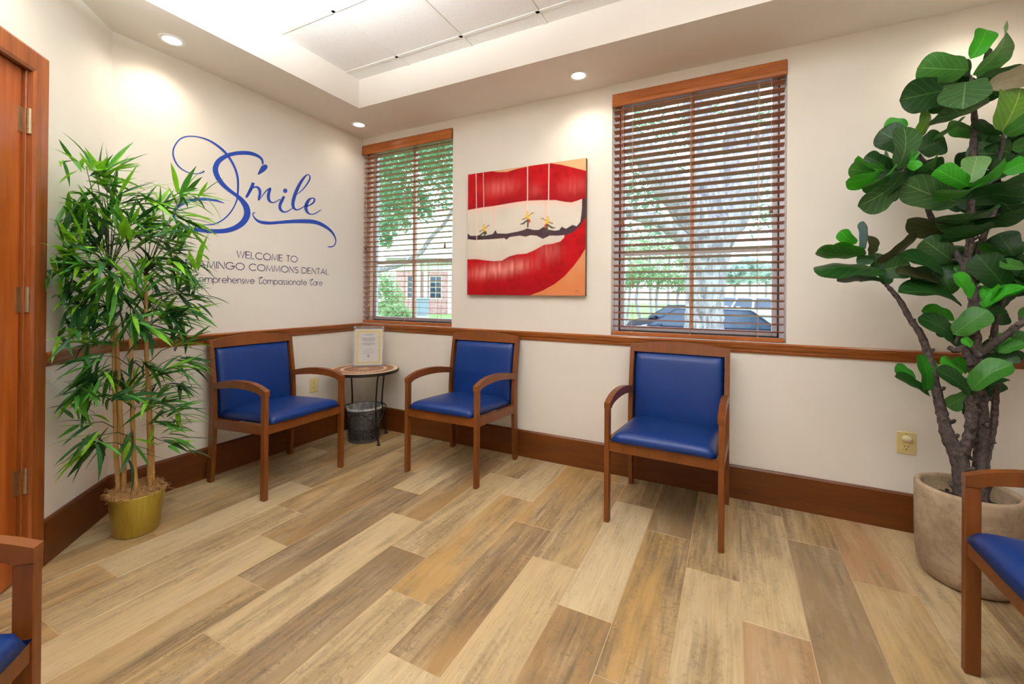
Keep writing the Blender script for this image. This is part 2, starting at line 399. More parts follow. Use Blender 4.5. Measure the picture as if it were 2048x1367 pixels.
# measured outlines (metres)
SMILE = {'S':[[((-0.9468,2.1374),(-0.9599,2.1328)),((-0.9469,2.1427),(-0.9607,2.1379)),((-0.947,2.1506),(-0.9618,2.1451)),((-0.9476,2.1595),(-0.9634,2.1522)),((-0.9496,2.1678),(-0.9656,2.1577)),((-0.9529,2.1744),(-0.9683,2.1616)),((-0.9571,2.18),(-0.9717,2.1652)),((-0.9624,2.1849),(-0.9758,2.1683)),((-0.9687,2.1892),(-0.9809,2.171)),((-0.976,2.1929),(-0.9871,2.1732)),((-0.9842,2.196),(-0.9943,2.1749)),((-0.9933,2.1984),(-1.0024,2.176)),((-1.003,2.2002),(-1.0112,2.1767)),((-1.0136,2.2013),(-1.0209,2.1768)),((-1.025,2.2019),(-1.0313,2.1763)),((-1.037,2.2018),(-1.0422,2.1754)),((-1.0494,2.2007),(-1.0531,2.1738)),((-1.0622,2.1987),(-1.0643,2.1716)),((-1.0751,2.1958),(-1.076,2.1687)),((-1.088,2.1923),(-1.088,2.1653)),((-1.1005,2.1885),(-1.0999,2.1617)),((-1.1129,2.1844),(-1.1116,2.1581)),((-1.1252,2.1798),(-1.1232,2.1544)),((-1.1375,2.1748),(-1.1345,2.1502)),((-1.1498,2.1693),(-1.1457,2.1454)),((-1.1621,2.1634),(-1.157,2.1399)),((-1.1744,2.157),(-1.1683,2.1338)),((-1.1866,2.1502),(-1.1791,2.1273)),((-1.1984,2.143),(-1.1894,2.1204)),((-1.2098,2.1353),(-1.1991,2.1131)),((-1.2209,2.1272),(-1.2085,2.1052)),((-1.2314,2.1187),(-1.2172,2.0971)),((-1.2411,2.1101),(-1.225,2.0891)),((-1.25,2.1015),(-1.232,2.0813)),((-1.2584,2.0924),(-1.2381,2.0738)),((-1.2663,2.0825),(-1.2432,2.0667)),((-1.2734,2.0716),(-1.2473,2.0594)),((-1.2796,2.0597),(-1.251,2.0511)),((-1.2847,2.0472),(-1.2542,2.042)),((-1.2887,2.0345),(-1.2567,2.033)),((-1.2913,2.0221),(-1.258,2.0254)),((-1.292,2.0104),(-1.2584,2.0192)),((-1.291,1.9997),(-1.258,2.0131)),((-1.2889,1.99),(-1.2569,2.0064)),((-1.2861,1.9809),(-1.255,1.9991)),((-1.2825,1.9715),(-1.2525,1.9914)),((-1.278,1.9623),(-1.2493,1.9837)),((-1.2728,1.9532),(-1.2454,1.9758)),((-1.2668,1.9445),(-1.2408,1.968)),((-1.26,1.9359),(-1.2355,1.9602)),((-1.2525,1.9276),(-1.2293,1.9523)),((-1.2444,1.9197),(-1.2226,1.9445)),((-1.2359,1.9124),(-1.2156,1.9371)),((-1.227,1.9056),(-1.2084,1.9302)),((-1.2177,1.8995),(-1.2006,1.9236)),((-1.2083,1.8939),(-1.1924,1.9172)),((-1.1991,1.8885),(-1.1841,1.9112)),((-1.19,1.8835),(-1.176,1.9058)),((-1.1809,1.879),(-1.1677,1.9008)),((-1.172,1.8746),(-1.1591,1.8959)),((-1.1632,1.8699),(-1.1503,1.8911)),((-1.1543,1.8649),(-1.1413,1.8866)),((-1.1455,1.8599),(-1.1319,1.8824)),((-1.1372,1.8547),(-1.1222,1.8778)),((-1.1298,1.849),(-1.1125,1.8725)),((-1.1228,1.8424),(-1.1031,1.8667)),((-1.1162,1.8352),(-1.0939,1.8605)),((-1.1102,1.8276),(-1.085,1.8538)),((-1.1047,1.8198),(-1.0768,1.8467)),((-1.0996,1.812),(-1.0691,1.8393)),((-1.0951,1.8043),(-1.0616,1.8312)),((-1.0917,1.7968),(-1.0546,1.822)),((-1.0891,1.7895),(-1.0488,1.8113)),((-1.0872,1.7814),(-1.0444,1.7995)),((-1.0857,1.7725),(-1.0413,1.7869)),((-1.085,1.7638),(-1.0397,1.7738)),((-1.0851,1.756),(-1.0396,1.7604)),((-1.086,1.7491),(-1.0413,1.7472)),((-1.0877,1.7422),(-1.0447,1.7345)),((-1.0902,1.7348),(-1.0494,1.7226)),((-1.0935,1.727),(-1.055,1.7112)),((-1.0976,1.7188),(-1.0617,1.6999)),((-1.1025,1.7106),(-1.0695,1.6888)),((-1.1081,1.7024),(-1.0783,1.6781)),((-1.1145,1.6943),(-1.0882,1.6678)),((-1.1221,1.6861),(-1.0991,1.6581)),((-1.1309,1.6778),(-1.1108,1.649)),((-1.1405,1.6697),(-1.1229,1.6406)),((-1.1503,1.6623),(-1.1351,1.6329)),((-1.1603,1.6557),(-1.1474,1.626)),((-1.1707,1.6498),(-1.1598,1.6197)),((-1.1815,1.6444),(-1.1724,1.6141)),((-1.1926,1.6395),(-1.1853,1.6092)),((-1.2041,1.6351),(-1.1986,1.6049)),((-1.216,1.6312),(-1.2121,1.6013)),((-1.2283,1.6278),(-1.2254,1.5984)),((-1.2405,1.6248),(-1.2385,1.5958)),((-1.2524,1.6224),(-1.2514,1.5937)),((-1.2643,1.6205),(-1.2641,1.5921)),((-1.2762,1.619),(-1.2766,1.5908)),((-1.2881,1.6176),(-1.289,1.5898)),((-1.3,1.6165),(-1.3013,1.589)),((-1.3117,1.6156),(-1.3134,1.5885)),((-1.3234,1.6149),(-1.3254,1.5882)),((-1.3351,1.6144),(-1.3373,1.588)),((-1.3469,1.6139),(-1.3492,1.5879)),((-1.3586,1.6136),(-1.3611,1.5879)),((-1.3699,1.6134),(-1.3728,1.5881)),((-1.3808,1.6135),(-1.3841,1.5886)),((-1.3912,1.6137),(-1.3949,1.5895)),((-1.4012,1.6142),(-1.4053,1.5907)),((-1.4107,1.6149),(-1.4153,1.5921)),((-1.42,1.6159),(-1.425,1.5939)),((-1.4287,1.6173),(-1.4342,1.5959)),((-1.437,1.6188),(-1.443,1.5982)),((-1.445,1.6207),(-1.4516,1.601)),((-1.4532,1.6232),(-1.4602,1.6043)),((-1.4619,1.6263),(-1.4691,1.6079)),((-1.4706,1.6296),(-1.4783,1.612)),((-1.4785,1.6335),(-1.4873,1.617)),((-1.4851,1.6379),(-1.4953,1.623)),((-1.4908,1.6435),(-1.5022,1.6303)),((-1.4958,1.6499),(-1.5081,1.6384)),((-1.4998,1.6567),(-1.5128,1.6472)),((-1.5023,1.6633),(-1.5161,1.6563)),((-1.5035,1.6696),(-1.5177,1.6657)),((-1.5036,1.6761),(-1.5178,1.6752)),((-1.5026,1.683),(-1.5164,1.6848)),((-1.5005,1.6904),(-1.5139,1.6944)),((-1.4973,1.6985),(-1.5102,1.7045)),((-1.4928,1.7071),(-1.5053,1.715)),((-1.4874,1.7157),(-1.4991,1.7256)),((-1.4811,1.7237),(-1.4917,1.7357)),((-1.4737,1.7314),(-1.4831,1.7451)),((-1.465,1.739),(-1.4734,1.7541)),((-1.4553,1.7465),(-1.4629,1.7626)),((-1.445,1.7536),(-1.4518,1.7705)),((-1.434,1.7604),(-1.44,1.7781)),((-1.4221,1.7669),(-1.4273,1.7852)),((-1.4098,1.773),(-1.4141,1.7917)),((-1.3976,1.7783),(-1.401,1.7974)),((-1.3855,1.7828),(-1.3878,1.8022)),((-1.3731,1.7867),(-1.3746,1.8062)),((-1.3606,1.79),(-1.3615,1.8094)),((-1.3483,1.793),(-1.3487,1.8122)),((-1.3364,1.7955),(-1.3363,1.8145)),((-1.3248,1.7976),(-1.324,1.8162)),((-1.3134,1.7992),(-1.312,1.8174)),((-1.3022,1.8005),(-1.3003,1.818)),((-1.2912,1.8014),(-1.289,1.8181)),((-1.2806,1.802),(-1.2779,1.8177)),((-1.2701,1.8022),(-1.2671,1.8167)),((-1.2596,1.8021),(-1.2563,1.8151)),((-1.248,1.8017),(-1.2449,1.8124)),((-1.2357,1.8008),(-1.2331,1.8087)),((-1.2246,1.7998),(-1.2228,1.8052)),((-1.2168,1.7992),(-1.2156,1.8027))]],'flourish':[[((-1.3459,1.9892),(-1.339,1.9823)),((-1.3477,1.9865),(-1.3412,1.9801)),((-1.3501,1.9829),(-1.3444,1.9768)),((-1.353,1.9791),(-1.3487,1.9727)),((-1.3568,1.9755),(-1.3538,1.969)),((-1.3617,1.9719),(-1.3596,1.9655)),((-1.3677,1.9681),(-1.3662,1.9621)),((-1.3743,1.9646),(-1.3733,1.9589)),((-1.381,1.9617),(-1.3805,1.9562)),((-1.388,1.9593),(-1.3877,1.9539)),((-1.3952,1.9574),(-1.3953,1.9519)),((-1.4027,1.956),(-1.4031,1.9504)),((-1.4105,1.9552),(-1.4113,1.9495)),((-1.4188,1.9551),(-1.4199,1.9493)),((-1.4275,1.9555),(-1.4289,1.9496)),((-1.4362,1.9565),(-1.4379,1.9505)),((-1.4443,1.9582),(-1.4464,1.9521)),((-1.4518,1.9604),(-1.4543,1.9542)),((-1.4591,1.9633),(-1.462,1.957)),((-1.4659,1.9668),(-1.4693,1.9604)),((-1.4724,1.971),(-1.4763,1.9645)),((-1.4787,1.9759),(-1.4831,1.9693)),((-1.4847,1.9815),(-1.4897,1.9748)),((-1.4902,1.9876),(-1.4958,1.981)),((-1.4951,1.9943),(-1.5014,1.9879)),((-1.4995,2.0019),(-1.5063,1.9957)),((-1.5035,2.0103),(-1.5108,2.0044)),((-1.5069,2.0189),(-1.5145,2.0133)),((-1.5096,2.0271),(-1.5175,2.022)),((-1.5115,2.0346),(-1.5197,2.0301)),((-1.5127,2.0419),(-1.5211,2.0381)),((-1.5134,2.0491),(-1.5217,2.0462)),((-1.5134,2.0566),(-1.5217,2.0546)),((-1.5128,2.0643),(-1.521,2.0631)),((-1.5118,2.072),(-1.5197,2.0718)),((-1.51,2.0801),(-1.5176,2.0809)),((-1.5073,2.0891),(-1.5145,2.0907)),((-1.5035,2.0995),(-1.5103,2.1016)),((-1.4987,2.111),(-1.5051,2.1136)),((-1.4933,2.1223),(-1.4991,2.1255)),((-1.4876,2.1323),(-1.4927,2.1362)),((-1.4816,2.1406),(-1.4859,2.1454)),((-1.475,2.1481),(-1.4787,2.1536)),((-1.4679,2.1549),(-1.471,2.1609)),((-1.4606,2.161),(-1.463,2.1674)),((-1.453,2.1664),(-1.4547,2.173)),((-1.445,2.171),(-1.4461,2.1777)),((-1.4366,2.1751),(-1.4372,2.1817)),((-1.4277,2.1788),(-1.428,2.1853)),((-1.4184,2.1821),(-1.4184,2.1887)),((-1.4086,2.185),(-1.4082,2.1916)),((-1.3985,2.1873),(-1.3979,2.194)),((-1.3885,2.1891),(-1.3876,2.196)),((-1.3785,2.1901),(-1.3773,2.1975)),((-1.3685,2.1906),(-1.3669,2.1986)),((-1.3584,2.1905),(-1.3564,2.1993)),((-1.3483,2.19),(-1.3458,2.1995)),((-1.3381,2.1892),(-1.3351,2.1993)),((-1.3278,2.188),(-1.3244,2.1987)),((-1.3176,2.1862),(-1.3135,2.1974)),((-1.3073,2.1837),(-1.3024,2.1955)),((-1.2969,2.1803),(-1.2912,2.1926)),((-1.2862,2.1761),(-1.2798,2.1889)),((-1.2756,2.1714),(-1.2685,2.1847)),((-1.2653,2.1664),(-1.2576,2.18)),((-1.2553,2.161),(-1.2469,2.1749)),((-1.2455,2.1553),(-1.2365,2.1693)),((-1.2361,2.1492),(-1.2265,2.1632)),((-1.2275,2.143),(-1.2173,2.1569)),((-1.2199,2.1369),(-1.2091,2.1506)),((-1.2131,2.1308),(-1.2018,2.144)),((-1.2066,2.1242),(-1.1949,2.137)),((-1.1998,2.1166),(-1.1878,2.1291)),((-1.1925,2.1078),(-1.1802,2.12)),((-1.185,2.0981),(-1.1724,2.1099)),((-1.1778,2.0879),(-1.1648,2.0994)),((-1.1712,2.0777),(-1.1579,2.0887)),((-1.1653,2.0676),(-1.1518,2.078)),((-1.1598,2.0573),(-1.1463,2.0672)),((-1.1549,2.0469),(-1.1412,2.0561)),((-1.1506,2.0363),(-1.1367,2.0448)),((-1.1468,2.0255),(-1.1327,2.0334)),((-1.1436,2.0146),(-1.1293,2.0219)),((-1.1409,2.0035),(-1.1264,2.0101)),((-1.1387,1.9923),(-1.1241,1.9981)),((-1.1371,1.9809),(-1.1225,1.986)),((-1.1361,1.9694),(-1.1216,1.9737)),((-1.1355,1.9576),(-1.1211,1.9614)),((-1.1351,1.9457),(-1.1208,1.9492)),((-1.1348,1.9338),(-1.1207,1.9369)),((-1.1347,1.9218),(-1.1209,1.9245)),((-1.1349,1.9098),(-1.1214,1.9121)),((-1.1352,1.8976),(-1.1221,1.8997)),((-1.1355,1.8853),(-1.123,1.8872)),((-1.1358,1.873),(-1.124,1.8744)),((-1.1366,1.8609),(-1.1255,1.8616)),((-1.1381,1.8493),(-1.1277,1.8491)),((-1.1405,1.8381),(-1.1307,1.8371)),((-1.1436,1.8272),(-1.1343,1.8256)),((-1.1472,1.8164),(-1.1384,1.8142)),((-1.1515,1.8053),(-1.143,1.8028)),((-1.1564,1.7937),(-1.1482,1.7908)),((-1.162,1.782),(-1.1539,1.7787)),((-1.1679,1.7705),(-1.16,1.7668)),((-1.1739,1.7597),(-1.1662,1.7557)),((-1.1798,1.7499),(-1.1724,1.7455)),((-1.1858,1.7408),(-1.1786,1.7359)),((-1.192,1.732),(-1.1851,1.7267)),((-1.1988,1.7232),(-1.1923,1.7176)),((-1.2065,1.7142),(-1.2004,1.7083)),((-1.2147,1.7051),(-1.209,1.699)),((-1.2232,1.6964),(-1.2179,1.6901)),((-1.2315,1.6886),(-1.2267,1.6821)),((-1.2395,1.6818),(-1.2352,1.675)),((-1.2475,1.6757),(-1.2437,1.6687)),((-1.2555,1.6701),(-1.2521,1.6631)),((-1.2635,1.665),(-1.2605,1.658)),((-1.2711,1.6604),(-1.2683,1.6535)),((-1.2782,1.6564),(-1.276,1.6495)),((-1.2858,1.6528),(-1.2842,1.646)),((-1.2948,1.6495),(-1.2939,1.6428)),((-1.3071,1.6465),(-1.3067,1.64)),((-1.3216,1.6437),(-1.3214,1.6375)),((-1.3351,1.6414),(-1.335,1.6356)),((-1.3444,1.6398),(-1.3443,1.6342))]],'m':[[((-1.0317,1.9874),(-1.0102,1.9847)),((-1.0348,1.9785),(-1.013,1.9757)),((-1.0393,1.966),(-1.0171,1.9625)),((-1.0442,1.953),(-1.0223,1.9483)),((-1.0495,1.9397),(-1.0285,1.9341)),((-1.0554,1.9254),(-1.0356,1.9196)),((-1.0609,1.9121),(-1.0422,1.9063)),((-1.0662,1.9003),(-1.0482,1.8942)),((-1.0712,1.8895),(-1.0539,1.8834)),((-1.0748,1.8811),(-1.0587,1.8751)),((-1.076,1.8758),(-1.0625,1.8704)),((-1.0759,1.8729),(-1.0655,1.8683)),((-1.0757,1.8709),(-1.0675,1.8672))],[((-1.0564,1.8961),(-1.059,1.8973)),((-1.0496,1.9071),(-1.0528,1.9086)),((-1.04,1.9225),(-1.0441,1.9245)),((-1.0308,1.9354),(-1.0355,1.9385)),((-1.0231,1.9433),(-1.0281,1.9482)),((-1.0161,1.9487),(-1.0208,1.956)),((-1.0096,1.9518),(-1.0127,1.9621)),((-1.0033,1.9532),(-1.0035,1.9662)),((-0.9973,1.953),(-0.9938,1.9682)),((-0.993,1.9515),(-0.9846,1.9675)),((-0.9901,1.9487),(-0.9765,1.9637)),((-0.9876,1.9443),(-0.9703,1.9577)),((-0.9854,1.9391),(-0.9659,1.9503)),((-0.9836,1.9333),(-0.9632,1.9417)),((-0.9823,1.9264),(-0.9622,1.932)),((-0.9819,1.9187),(-0.9624,1.9213)),((-0.9829,1.9088),(-0.9643,1.9093)),((-0.985,1.8974),(-0.9673,1.8971)),((-0.9866,1.8869),(-0.9701,1.887)),((-0.9869,1.8784),(-0.9724,1.8789)),((-0.9867,1.8716),(-0.9747,1.8721)),((-0.9865,1.8671),(-0.9763,1.8675))],[((-0.9781,1.867),(-0.9808,1.8683)),((-0.9707,1.878),(-0.9741,1.8796)),((-0.9602,1.8936),(-0.9646,1.8958)),((-0.9498,1.9088),(-0.9551,1.9115)),((-0.9405,1.9221),(-0.9465,1.9253)),((-0.9315,1.9348),(-0.938,1.9386)),((-0.923,1.9454),(-0.9296,1.9504)),((-0.9145,1.9533),(-0.921,1.9601)),((-0.9064,1.9594),(-0.9127,1.9679)),((-0.8999,1.9634),(-0.906,1.9737)),((-0.8962,1.9651),(-0.9004,1.9779)),((-0.8987,1.9646),(-0.8917,1.9801)),((-0.9029,1.9693),(-0.8853,1.9718)),((-0.9048,1.9668),(-0.8867,1.9636)),((-0.9093,1.959),(-0.8894,1.9552)),((-0.9136,1.9489),(-0.8917,1.9468)),((-0.9171,1.9376),(-0.8939,1.937)),((-0.9201,1.9249),(-0.896,1.9262)),((-0.9212,1.9118),(-0.897,1.9163)),((-0.92,1.8991),(-0.8967,1.9065)),((-0.9168,1.8868),(-0.8954,1.8969)),((-0.9107,1.8764),(-0.8934,1.8898)),((-0.9011,1.8699),(-0.8898,1.884)),((-0.8899,1.867),(-0.884,1.8789)),((-0.8789,1.8669),(-0.8772,1.8762)),((-0.8688,1.8694),(-0.8701,1.8771)),((-0.8589,1.8741),(-0.8619,1.881)),((-0.8486,1.8803),(-0.8524,1.8867)),((-0.8361,1.8895),(-0.8402,1.8951)),((-0.823,1.9002),(-0.827,1.9053)),((-0.8137,1.9079),(-0.8175,1.9127))]],'i':[[((-0.7926,1.9414),(-0.7746,1.9363)),((-0.798,1.9324),(-0.7785,1.9269)),((-0.8057,1.9194),(-0.7841,1.9134)),((-0.8128,1.9063),(-0.7897,1.9001)),((-0.8187,1.8937),(-0.7954,1.8878)),((-0.8242,1.8805),(-0.8011,1.8761)),((-0.8282,1.8676),(-0.8049,1.8663)),((-0.83,1.8558),(-0.8063,1.8583)),((-0.8297,1.845),(-0.8065,1.8514)),((-0.827,1.8352),(-0.8055,1.8457)),((-0.8217,1.8267),(-0.8032,1.8404)),((-0.8144,1.82),(-0.7995,1.8354)),((-0.806,1.8154),(-0.7949,1.8312)),((-0.7965,1.8129),(-0.7895,1.8278)),((-0.7859,1.8124),(-0.783,1.8254)),((-0.7747,1.8144),(-0.7756,1.825)),((-0.7631,1.8193),(-0.7663,1.8279)),((-0.7514,1.8262),(-0.7555,1.8335)),((-0.7401,1.8339),(-0.7446,1.8401)),((-0.7284,1.8434),(-0.7331,1.8486)),((-0.7171,1.8537),(-0.7215,1.8582)),((-0.7092,1.861),(-0.7134,1.8651))]],'l':[[((-0.6784,1.9709),(-0.6813,1.9735)),((-0.6648,1.9826),(-0.6684,1.986)),((-0.6452,1.9997),(-0.6502,2.0039)),((-0.6267,2.0175),(-0.6333,2.0221)),((-0.6117,2.0343),(-0.6197,2.0388)),((-0.5979,2.0515),(-0.6073,2.0558)),((-0.5855,2.0688),(-0.5961,2.0727)),((-0.5739,2.0867),(-0.5856,2.0902)),((-0.5635,2.1048),(-0.5764,2.1075)),((-0.5562,2.1208),(-0.57,2.1217)),((-0.5534,2.1337),(-0.5672,2.1319)),((-0.5542,2.1439),(-0.5667,2.1395)),((-0.5573,2.1515),(-0.5679,2.1452)),((-0.5629,2.1571),(-0.5703,2.1497)),((-0.5709,2.1598),(-0.5743,2.1525)),((-0.5801,2.1589),(-0.5793,2.152)),((-0.5901,2.1545),(-0.5854,2.1476)),((-0.6015,2.1468),(-0.5925,2.1396)),((-0.614,2.1351),(-0.6009,2.128)),((-0.6282,2.1183),(-0.6116,2.1112)),((-0.6435,2.0978),(-0.6235,2.0906)),((-0.6575,2.0766),(-0.6347,2.0698)),((-0.6695,2.0556),(-0.6448,2.0497)),((-0.6802,2.0342),(-0.6543,2.0291)),((-0.6898,2.0131),(-0.663,2.0086)),((-0.6986,1.9924),(-0.671,1.9884)),((-0.7066,1.9717),(-0.6781,1.9687)),((-0.7131,1.9521),(-0.6841,1.9501)),((-0.7182,1.9334),(-0.6891,1.9327)),((-0.7219,1.9156),(-0.6929,1.9166)),((-0.7236,1.8992),(-0.6951,1.9028)),((-0.723,1.8846),(-0.6956,1.8914)),((-0.7201,1.8718),(-0.6947,1.8818)),((-0.7146,1.8612),(-0.6929,1.8746)),((-0.706,1.8535),(-0.6903,1.8687)),((-0.6954,1.8494),(-0.6862,1.8639)),((-0.6844,1.8483),(-0.6804,1.8609)),((-0.6736,1.8496),(-0.6735,1.8602)),((-0.6623,1.8534),(-0.6648,1.862)),((-0.6497,1.8602),(-0.6538,1.867)),((-0.633,1.8724),(-0.6375,1.8778)),((-0.6145,1.8874),(-0.6189,1.8922)),((-0.6013,1.8982),(-0.6055,1.9027))]],'e':[[((-0.6064,1.8953),(-0.6067,1.9002)),((-0.5956,1.897),(-0.596,1.9032)),((-0.5796,1.9),(-0.581,1.9077)),((-0.5629,1.9056),(-0.5669,1.9141)),((-0.5466,1.9151),(-0.5536,1.9237)),((-0.5305,1.927),(-0.5402,1.9355)),((-0.5178,1.9394),(-0.5307,1.9459)),((-0.5103,1.9521),(-0.5258,1.9545)),((-0.5076,1.9643),(-0.5235,1.9625)),((-0.5092,1.9744),(-0.5233,1.9673)),((-0.5169,1.9801),(-0.5246,1.9697)),((-0.5272,1.9809),(-0.5297,1.9717)),((-0.5374,1.9794),(-0.5366,1.971)),((-0.5482,1.9766),(-0.544,1.9668)),((-0.5608,1.9715),(-0.5512,1.96)),((-0.5736,1.9626),(-0.5572,1.952)),((-0.5854,1.9498),(-0.5633,1.9411)),((-0.5961,1.9346),(-0.5695,1.9276)),((-0.6042,1.9193),(-0.5741,1.9152)),((-0.6089,1.9047),(-0.577,1.9046)),((-0.6106,1.8904),(-0.5788,1.8945)),((-0.6094,1.8769),(-0.5793,1.8851)),((-0.6052,1.8644),(-0.5784,1.8757)),((-0.5981,1.8532),(-0.5762,1.8665)),((-0.5884,1.8445),(-0.5724,1.859)),((-0.5763,1.8391),(-0.5663,1.8527)),((-0.5625,1.8365),(-0.5576,1.8476)),((-0.5485,1.8367),(-0.5472,1.8454)),((-0.534,1.8396),(-0.5352,1.8473)),((-0.5191,1.8449),(-0.5218,1.8524)),((-0.5046,1.8517),(-0.5087,1.8589)),((-0.4906,1.8605),(-0.4957,1.8668)),((-0.4774,1.8707),(-0.4827,1.8763)),((-0.4665,1.8796),(-0.4714,1.8847)),((-0.4582,1.8868),(-0.4625,1.8909)),((-0.4521,1.8928),(-0.4555,1.8959)),((-0.4481,1.8968),(-0.4508,1.8992))]],'swash':[[((-1.0069,1.7784),(-1.0055,1.7725)),((-1.0097,1.7776),(-1.0082,1.7711)),((-1.014,1.7764),(-1.0121,1.7693)),((-1.0188,1.7745),(-1.0154,1.7674)),((-1.0231,1.7714),(-1.0171,1.7659)),((-1.0256,1.7673),(-1.0178,1.7647)),((-1.0266,1.763),(-1.0186,1.763)),((-1.0265,1.7586),(-1.0189,1.7606)),((-1.0255,1.7541),(-1.0182,1.7575)),((-1.0237,1.749),(-1.0163,1.7535)),((-1.021,1.7434),(-1.0132,1.749)),((-1.0176,1.7374),(-1.0093,1.7445)),((-1.0133,1.7316),(-1.0046,1.7403)),((-1.0084,1.7259),(-0.9991,1.7362)),((-1.0026,1.7199),(-0.9928,1.7321)),((-0.9956,1.7142),(-0.986,1.7288)),((-0.9873,1.7095),(-0.9789,1.7265)),((-0.978,1.7061),(-0.9712,1.7252)),((-0.9679,1.7037),(-0.9625,1.7247)),((-0.9571,1.7022),(-0.9528,1.7246)),((-0.9455,1.7016),(-0.9421,1.7249)),((-0.933,1.7018),(-0.9307,1.7253)),((-0.9195,1.703),(-0.9182,1.726)),((-0.9052,1.7048),(-0.9048,1.7273)),((-0.8899,1.7072),(-0.8905,1.7292)),((-0.8733,1.7103),(-0.8748,1.7321)),((-0.8557,1.7142),(-0.8577,1.7359)),((-0.8377,1.7184),(-0.8399,1.7402)),((-0.8198,1.7224),(-0.822,1.7445)),((-0.802,1.7261),(-0.8043,1.7488)),((-0.784,1.7299),(-0.7864,1.7534)),((-0.7659,1.7337),(-0.7683,1.7581)),((-0.7477,1.7373),(-0.7499,1.7626)),((-0.7293,1.7408),(-0.7313,1.7669)),((-0.7108,1.7442),(-0.7126,1.7712)),((-0.6921,1.7475),(-0.6936,1.7754)),((-0.6732,1.7506),(-0.6744,1.7794)),((-0.6539,1.7535),(-0.6546,1.7833)),((-0.634,1.7562),(-0.6343,1.787)),((-0.6145,1.7587),(-0.6144,1.7905)),((-0.5959,1.761),(-0.5954,1.7935)),((-0.5788,1.763),(-0.5779,1.796)),((-0.5628,1.7649),(-0.5612,1.7981)),((-0.5479,1.7663),(-0.5447,1.7997)),((-0.5334,1.7671),(-0.5282,1.8005)),((-0.5192,1.7673),(-0.5122,1.8004)),((-0.5056,1.7671),(-0.4967,1.7994)),((-0.4921,1.7662),(-0.4814,1.7977)),((-0.4783,1.7646),(-0.4659,1.795)),((-0.4638,1.7622),(-0.45,1.7914)),((-0.4489,1.7589),(-0.434,1.7869)),((-0.434,1.7551),(-0.4183,1.7816)),((-0.4196,1.7507),(-0.4033,1.7757)),((-0.4055,1.7459),(-0.3888,1.7692)),((-0.3916,1.7406),(-0.3748,1.7621)),((-0.3784,1.7347),(-0.3614,1.7543)),((-0.3664,1.7286),(-0.3493,1.7461)),((-0.3557,1.722),(-0.3385,1.7375)),((-0.3458,1.7149),(-0.3289,1.7283)),((-0.3368,1.7075),(-0.3206,1.719)),((-0.329,1.6998),(-0.3134,1.7095)),((-0.3223,1.6919),(-0.3073,1.6999)),((-0.3166,1.6836),(-0.3024,1.69)),((-0.312,1.6753),(-0.2987,1.6803)),((-0.3087,1.6673),(-0.2961,1.6711)),((-0.3066,1.6599),(-0.2945,1.6625)),((-0.3057,1.653),(-0.2941,1.6543)),((-0.306,1.6462),(-0.2948,1.6463)),((-0.3074,1.6395),(-0.2967,1.6384)),((-0.31,1.6325),(-0.2999,1.6302)),((-0.3138,1.6253),(-0.3044,1.622)),((-0.3185,1.6188),(-0.3099,1.6142)),((-0.3238,1.6136),(-0.3165,1.6075)),((-0.3299,1.6098),(-0.3244,1.602)),((-0.3372,1.6068),(-0.3332,1.5977)),((-0.345,1.6045),(-0.3422,1.5945)),((-0.3525,1.6026),(-0.3511,1.5923)),((-0.3603,1.6012),(-0.3606,1.5914)),((-0.3689,1.6005),(-0.3701,1.5918)),((-0.3769,1.6001),(-0.3782,1.5926)),((-0.3826,1.5998),(-0.3837,1.5931))]]}
HEART = [(-0.9644,2.1193),(-0.9481,2.1333),(-0.9349,2.1402),(-0.9215,2.1393),(-0.9161,2.1292),(-0.9212,2.1116),(-0.941,2.0871),(-0.9671,2.0644),(-0.9865,2.0512),(-0.9917,2.055),(-0.9866,2.0689),(-0.974,2.0977)]
IDOT = [(-0.7572,1.9863),(-0.7585,1.9793),(-0.7624,1.9727),(-0.7683,1.9677),(-0.7752,1.9648),(-0.7821,1.9647),(-0.788,1.9672),(-0.792,1.972),(-0.7934,1.9783),(-0.7921,1.9852),(-0.7883,1.9917),(-0.7825,1.9968),(-0.7756,1.9997),(-0.7686,1.9999),(-0.7626,1.9975),(-0.7586,1.9927)]
